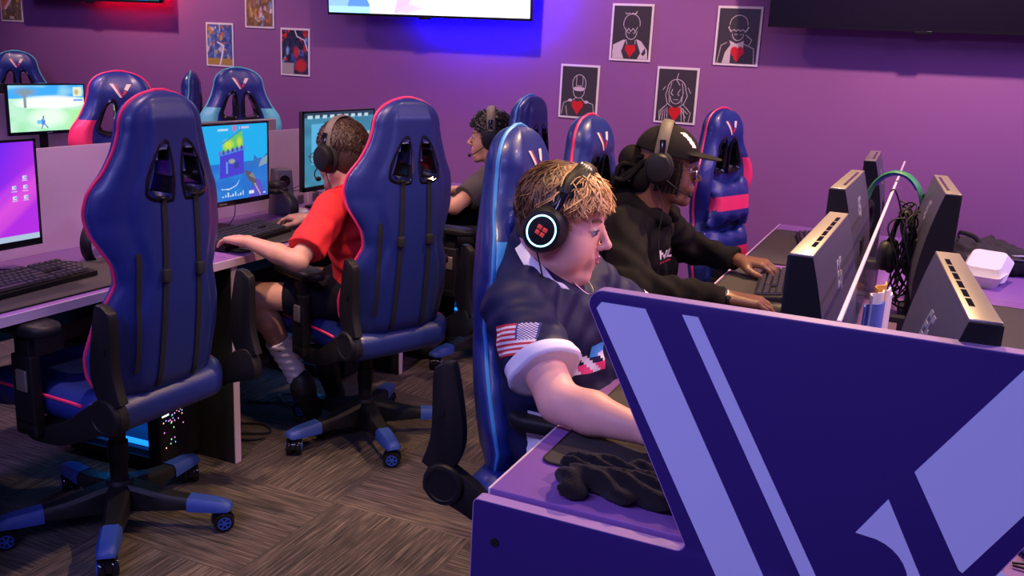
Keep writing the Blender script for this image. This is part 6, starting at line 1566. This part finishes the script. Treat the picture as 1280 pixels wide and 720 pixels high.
for g in 'RL': q.cap(J['hip'+g], J['kn'+g], .085, .066, k=.04); q.cap(J['kn'+g], J['an'+g], .064, .048, k=.03)
q.build('trousers', M['darkcloth'], t)
for g in 'RL': shoe(J, g)
haircap(t, 'hair', J['head'], Rh, .98, M['hairblack'], 1.08, ((.045, 0, .03), (.8, 0, -.6)), -.09)
locks(t, 'hair_locks', J['head'], Rh, 1.0, 1000, M['hairblack'], seed=8, L=(.4, .9), thick=.0034, wave=.16, front=1.30, side=1.75, back=2.3, lift=.13, fringe=.16, swirl=.4)
Ph = lambda *v: J['head']+Rh @ A3(*v); W = lambda p: tuple(np.array(p)+base)
headset('black headset with drooping microphone on the farthest boy', W(Ph(-.010, 0, .010)), Matrix(Rh.tolist()), 'tan', 1, hw=.088)
warm, pinkw, violet, blue = (1, .64, .36), (1, .60, .55), (.50, .34, 1), (.40, .38, 1)
spot(-.3, 3.5, -.35, 2.2, 300, warm, 80, 'spotlight above the right desks')
spot(.2, 4.1, -.1, 5.1, 225, pinkw, 110, 'spotlight washing the right of the back wall')
spot(-2.2, 4.1, -2.3, 5.1, 130, pinkw, 110, 'spotlight washing the middle of the back wall')
spot(-5.0, 4.1, -5.0, 5.1, 130, pinkw, 110, 'spotlight washing the left of the back wall')
spot(-1.0, 1.5, -1.1, 2.5, 150, warm, 60, 'spotlight above the aisle')
spot(-1.9, 1.9, -2.6, 2.6, 160, pinkw, 85, 'added spotlight brightening the aisle side of the frosted panels')  # unseen spot, added to brighten the near face of the frosted panels
spot(-3.5, 2.2, -2.9, 2.9, 160, pinkw, 90, 'added spotlight lighting the frosted panels from behind')  # unseen spot, added so light comes through the frosted panels
spot(.9, 2.4, .2, 2.2, 150, warm, 80, 'spotlight right of the right desks')
lamp(-1.0, -1.2, 3.0, .3, 155, blue, 'long violet ceiling lamps', 'long blue-violet lamp behind the camera')
lamp(-4.5, 1.5, .3, 2.5, 60, violet, 'long violet ceiling lamps', 'long violet lamp over the left rows')
lamp(1.9, 3.2, .3, 2.5, 100, violet, 'long violet ceiling lamps', 'long violet lamp at the right wall')
# ------------------------------------------------------------------ camera
cd = bpy.data.cameras.new('camera'); cam = bpy.data.objects.new('camera', cd); COL.objects.link(cam)
right, down, fwd = Vector((.91047, .41052, .05011)), Vector((.14363, -.20025, -.96916)), Vector((-.38783, .88959, -.24129))
mw = Matrix(((right.x, -down.x, -fwd.x, 0), (right.y, -down.y, -fwd.y, 0), (right.z, -down.z, -fwd.z, 1.45), (0, 0, 0, 1)))
cam.matrix_world = mw; cd.sensor_width = 36; cd.lens = 1155/1280*36; cd.clip_start = .05
S.camera = cam
S.view_settings.view_transform = 'Standard'; S.view_settings.look = 'None'; S.view_settings.gamma = 1; S.view_settings.use_curve_mapping = False
S.view_settings.exposure = 0.0
w = bpy.data.worlds.new('world'); S.world = w; w.use_nodes = True; w.node_tree.nodes['Background'].inputs[0].default_value = (.05, .03, .10, 1); w.node_tree.nodes['Background'].inputs[1].default_value = .3
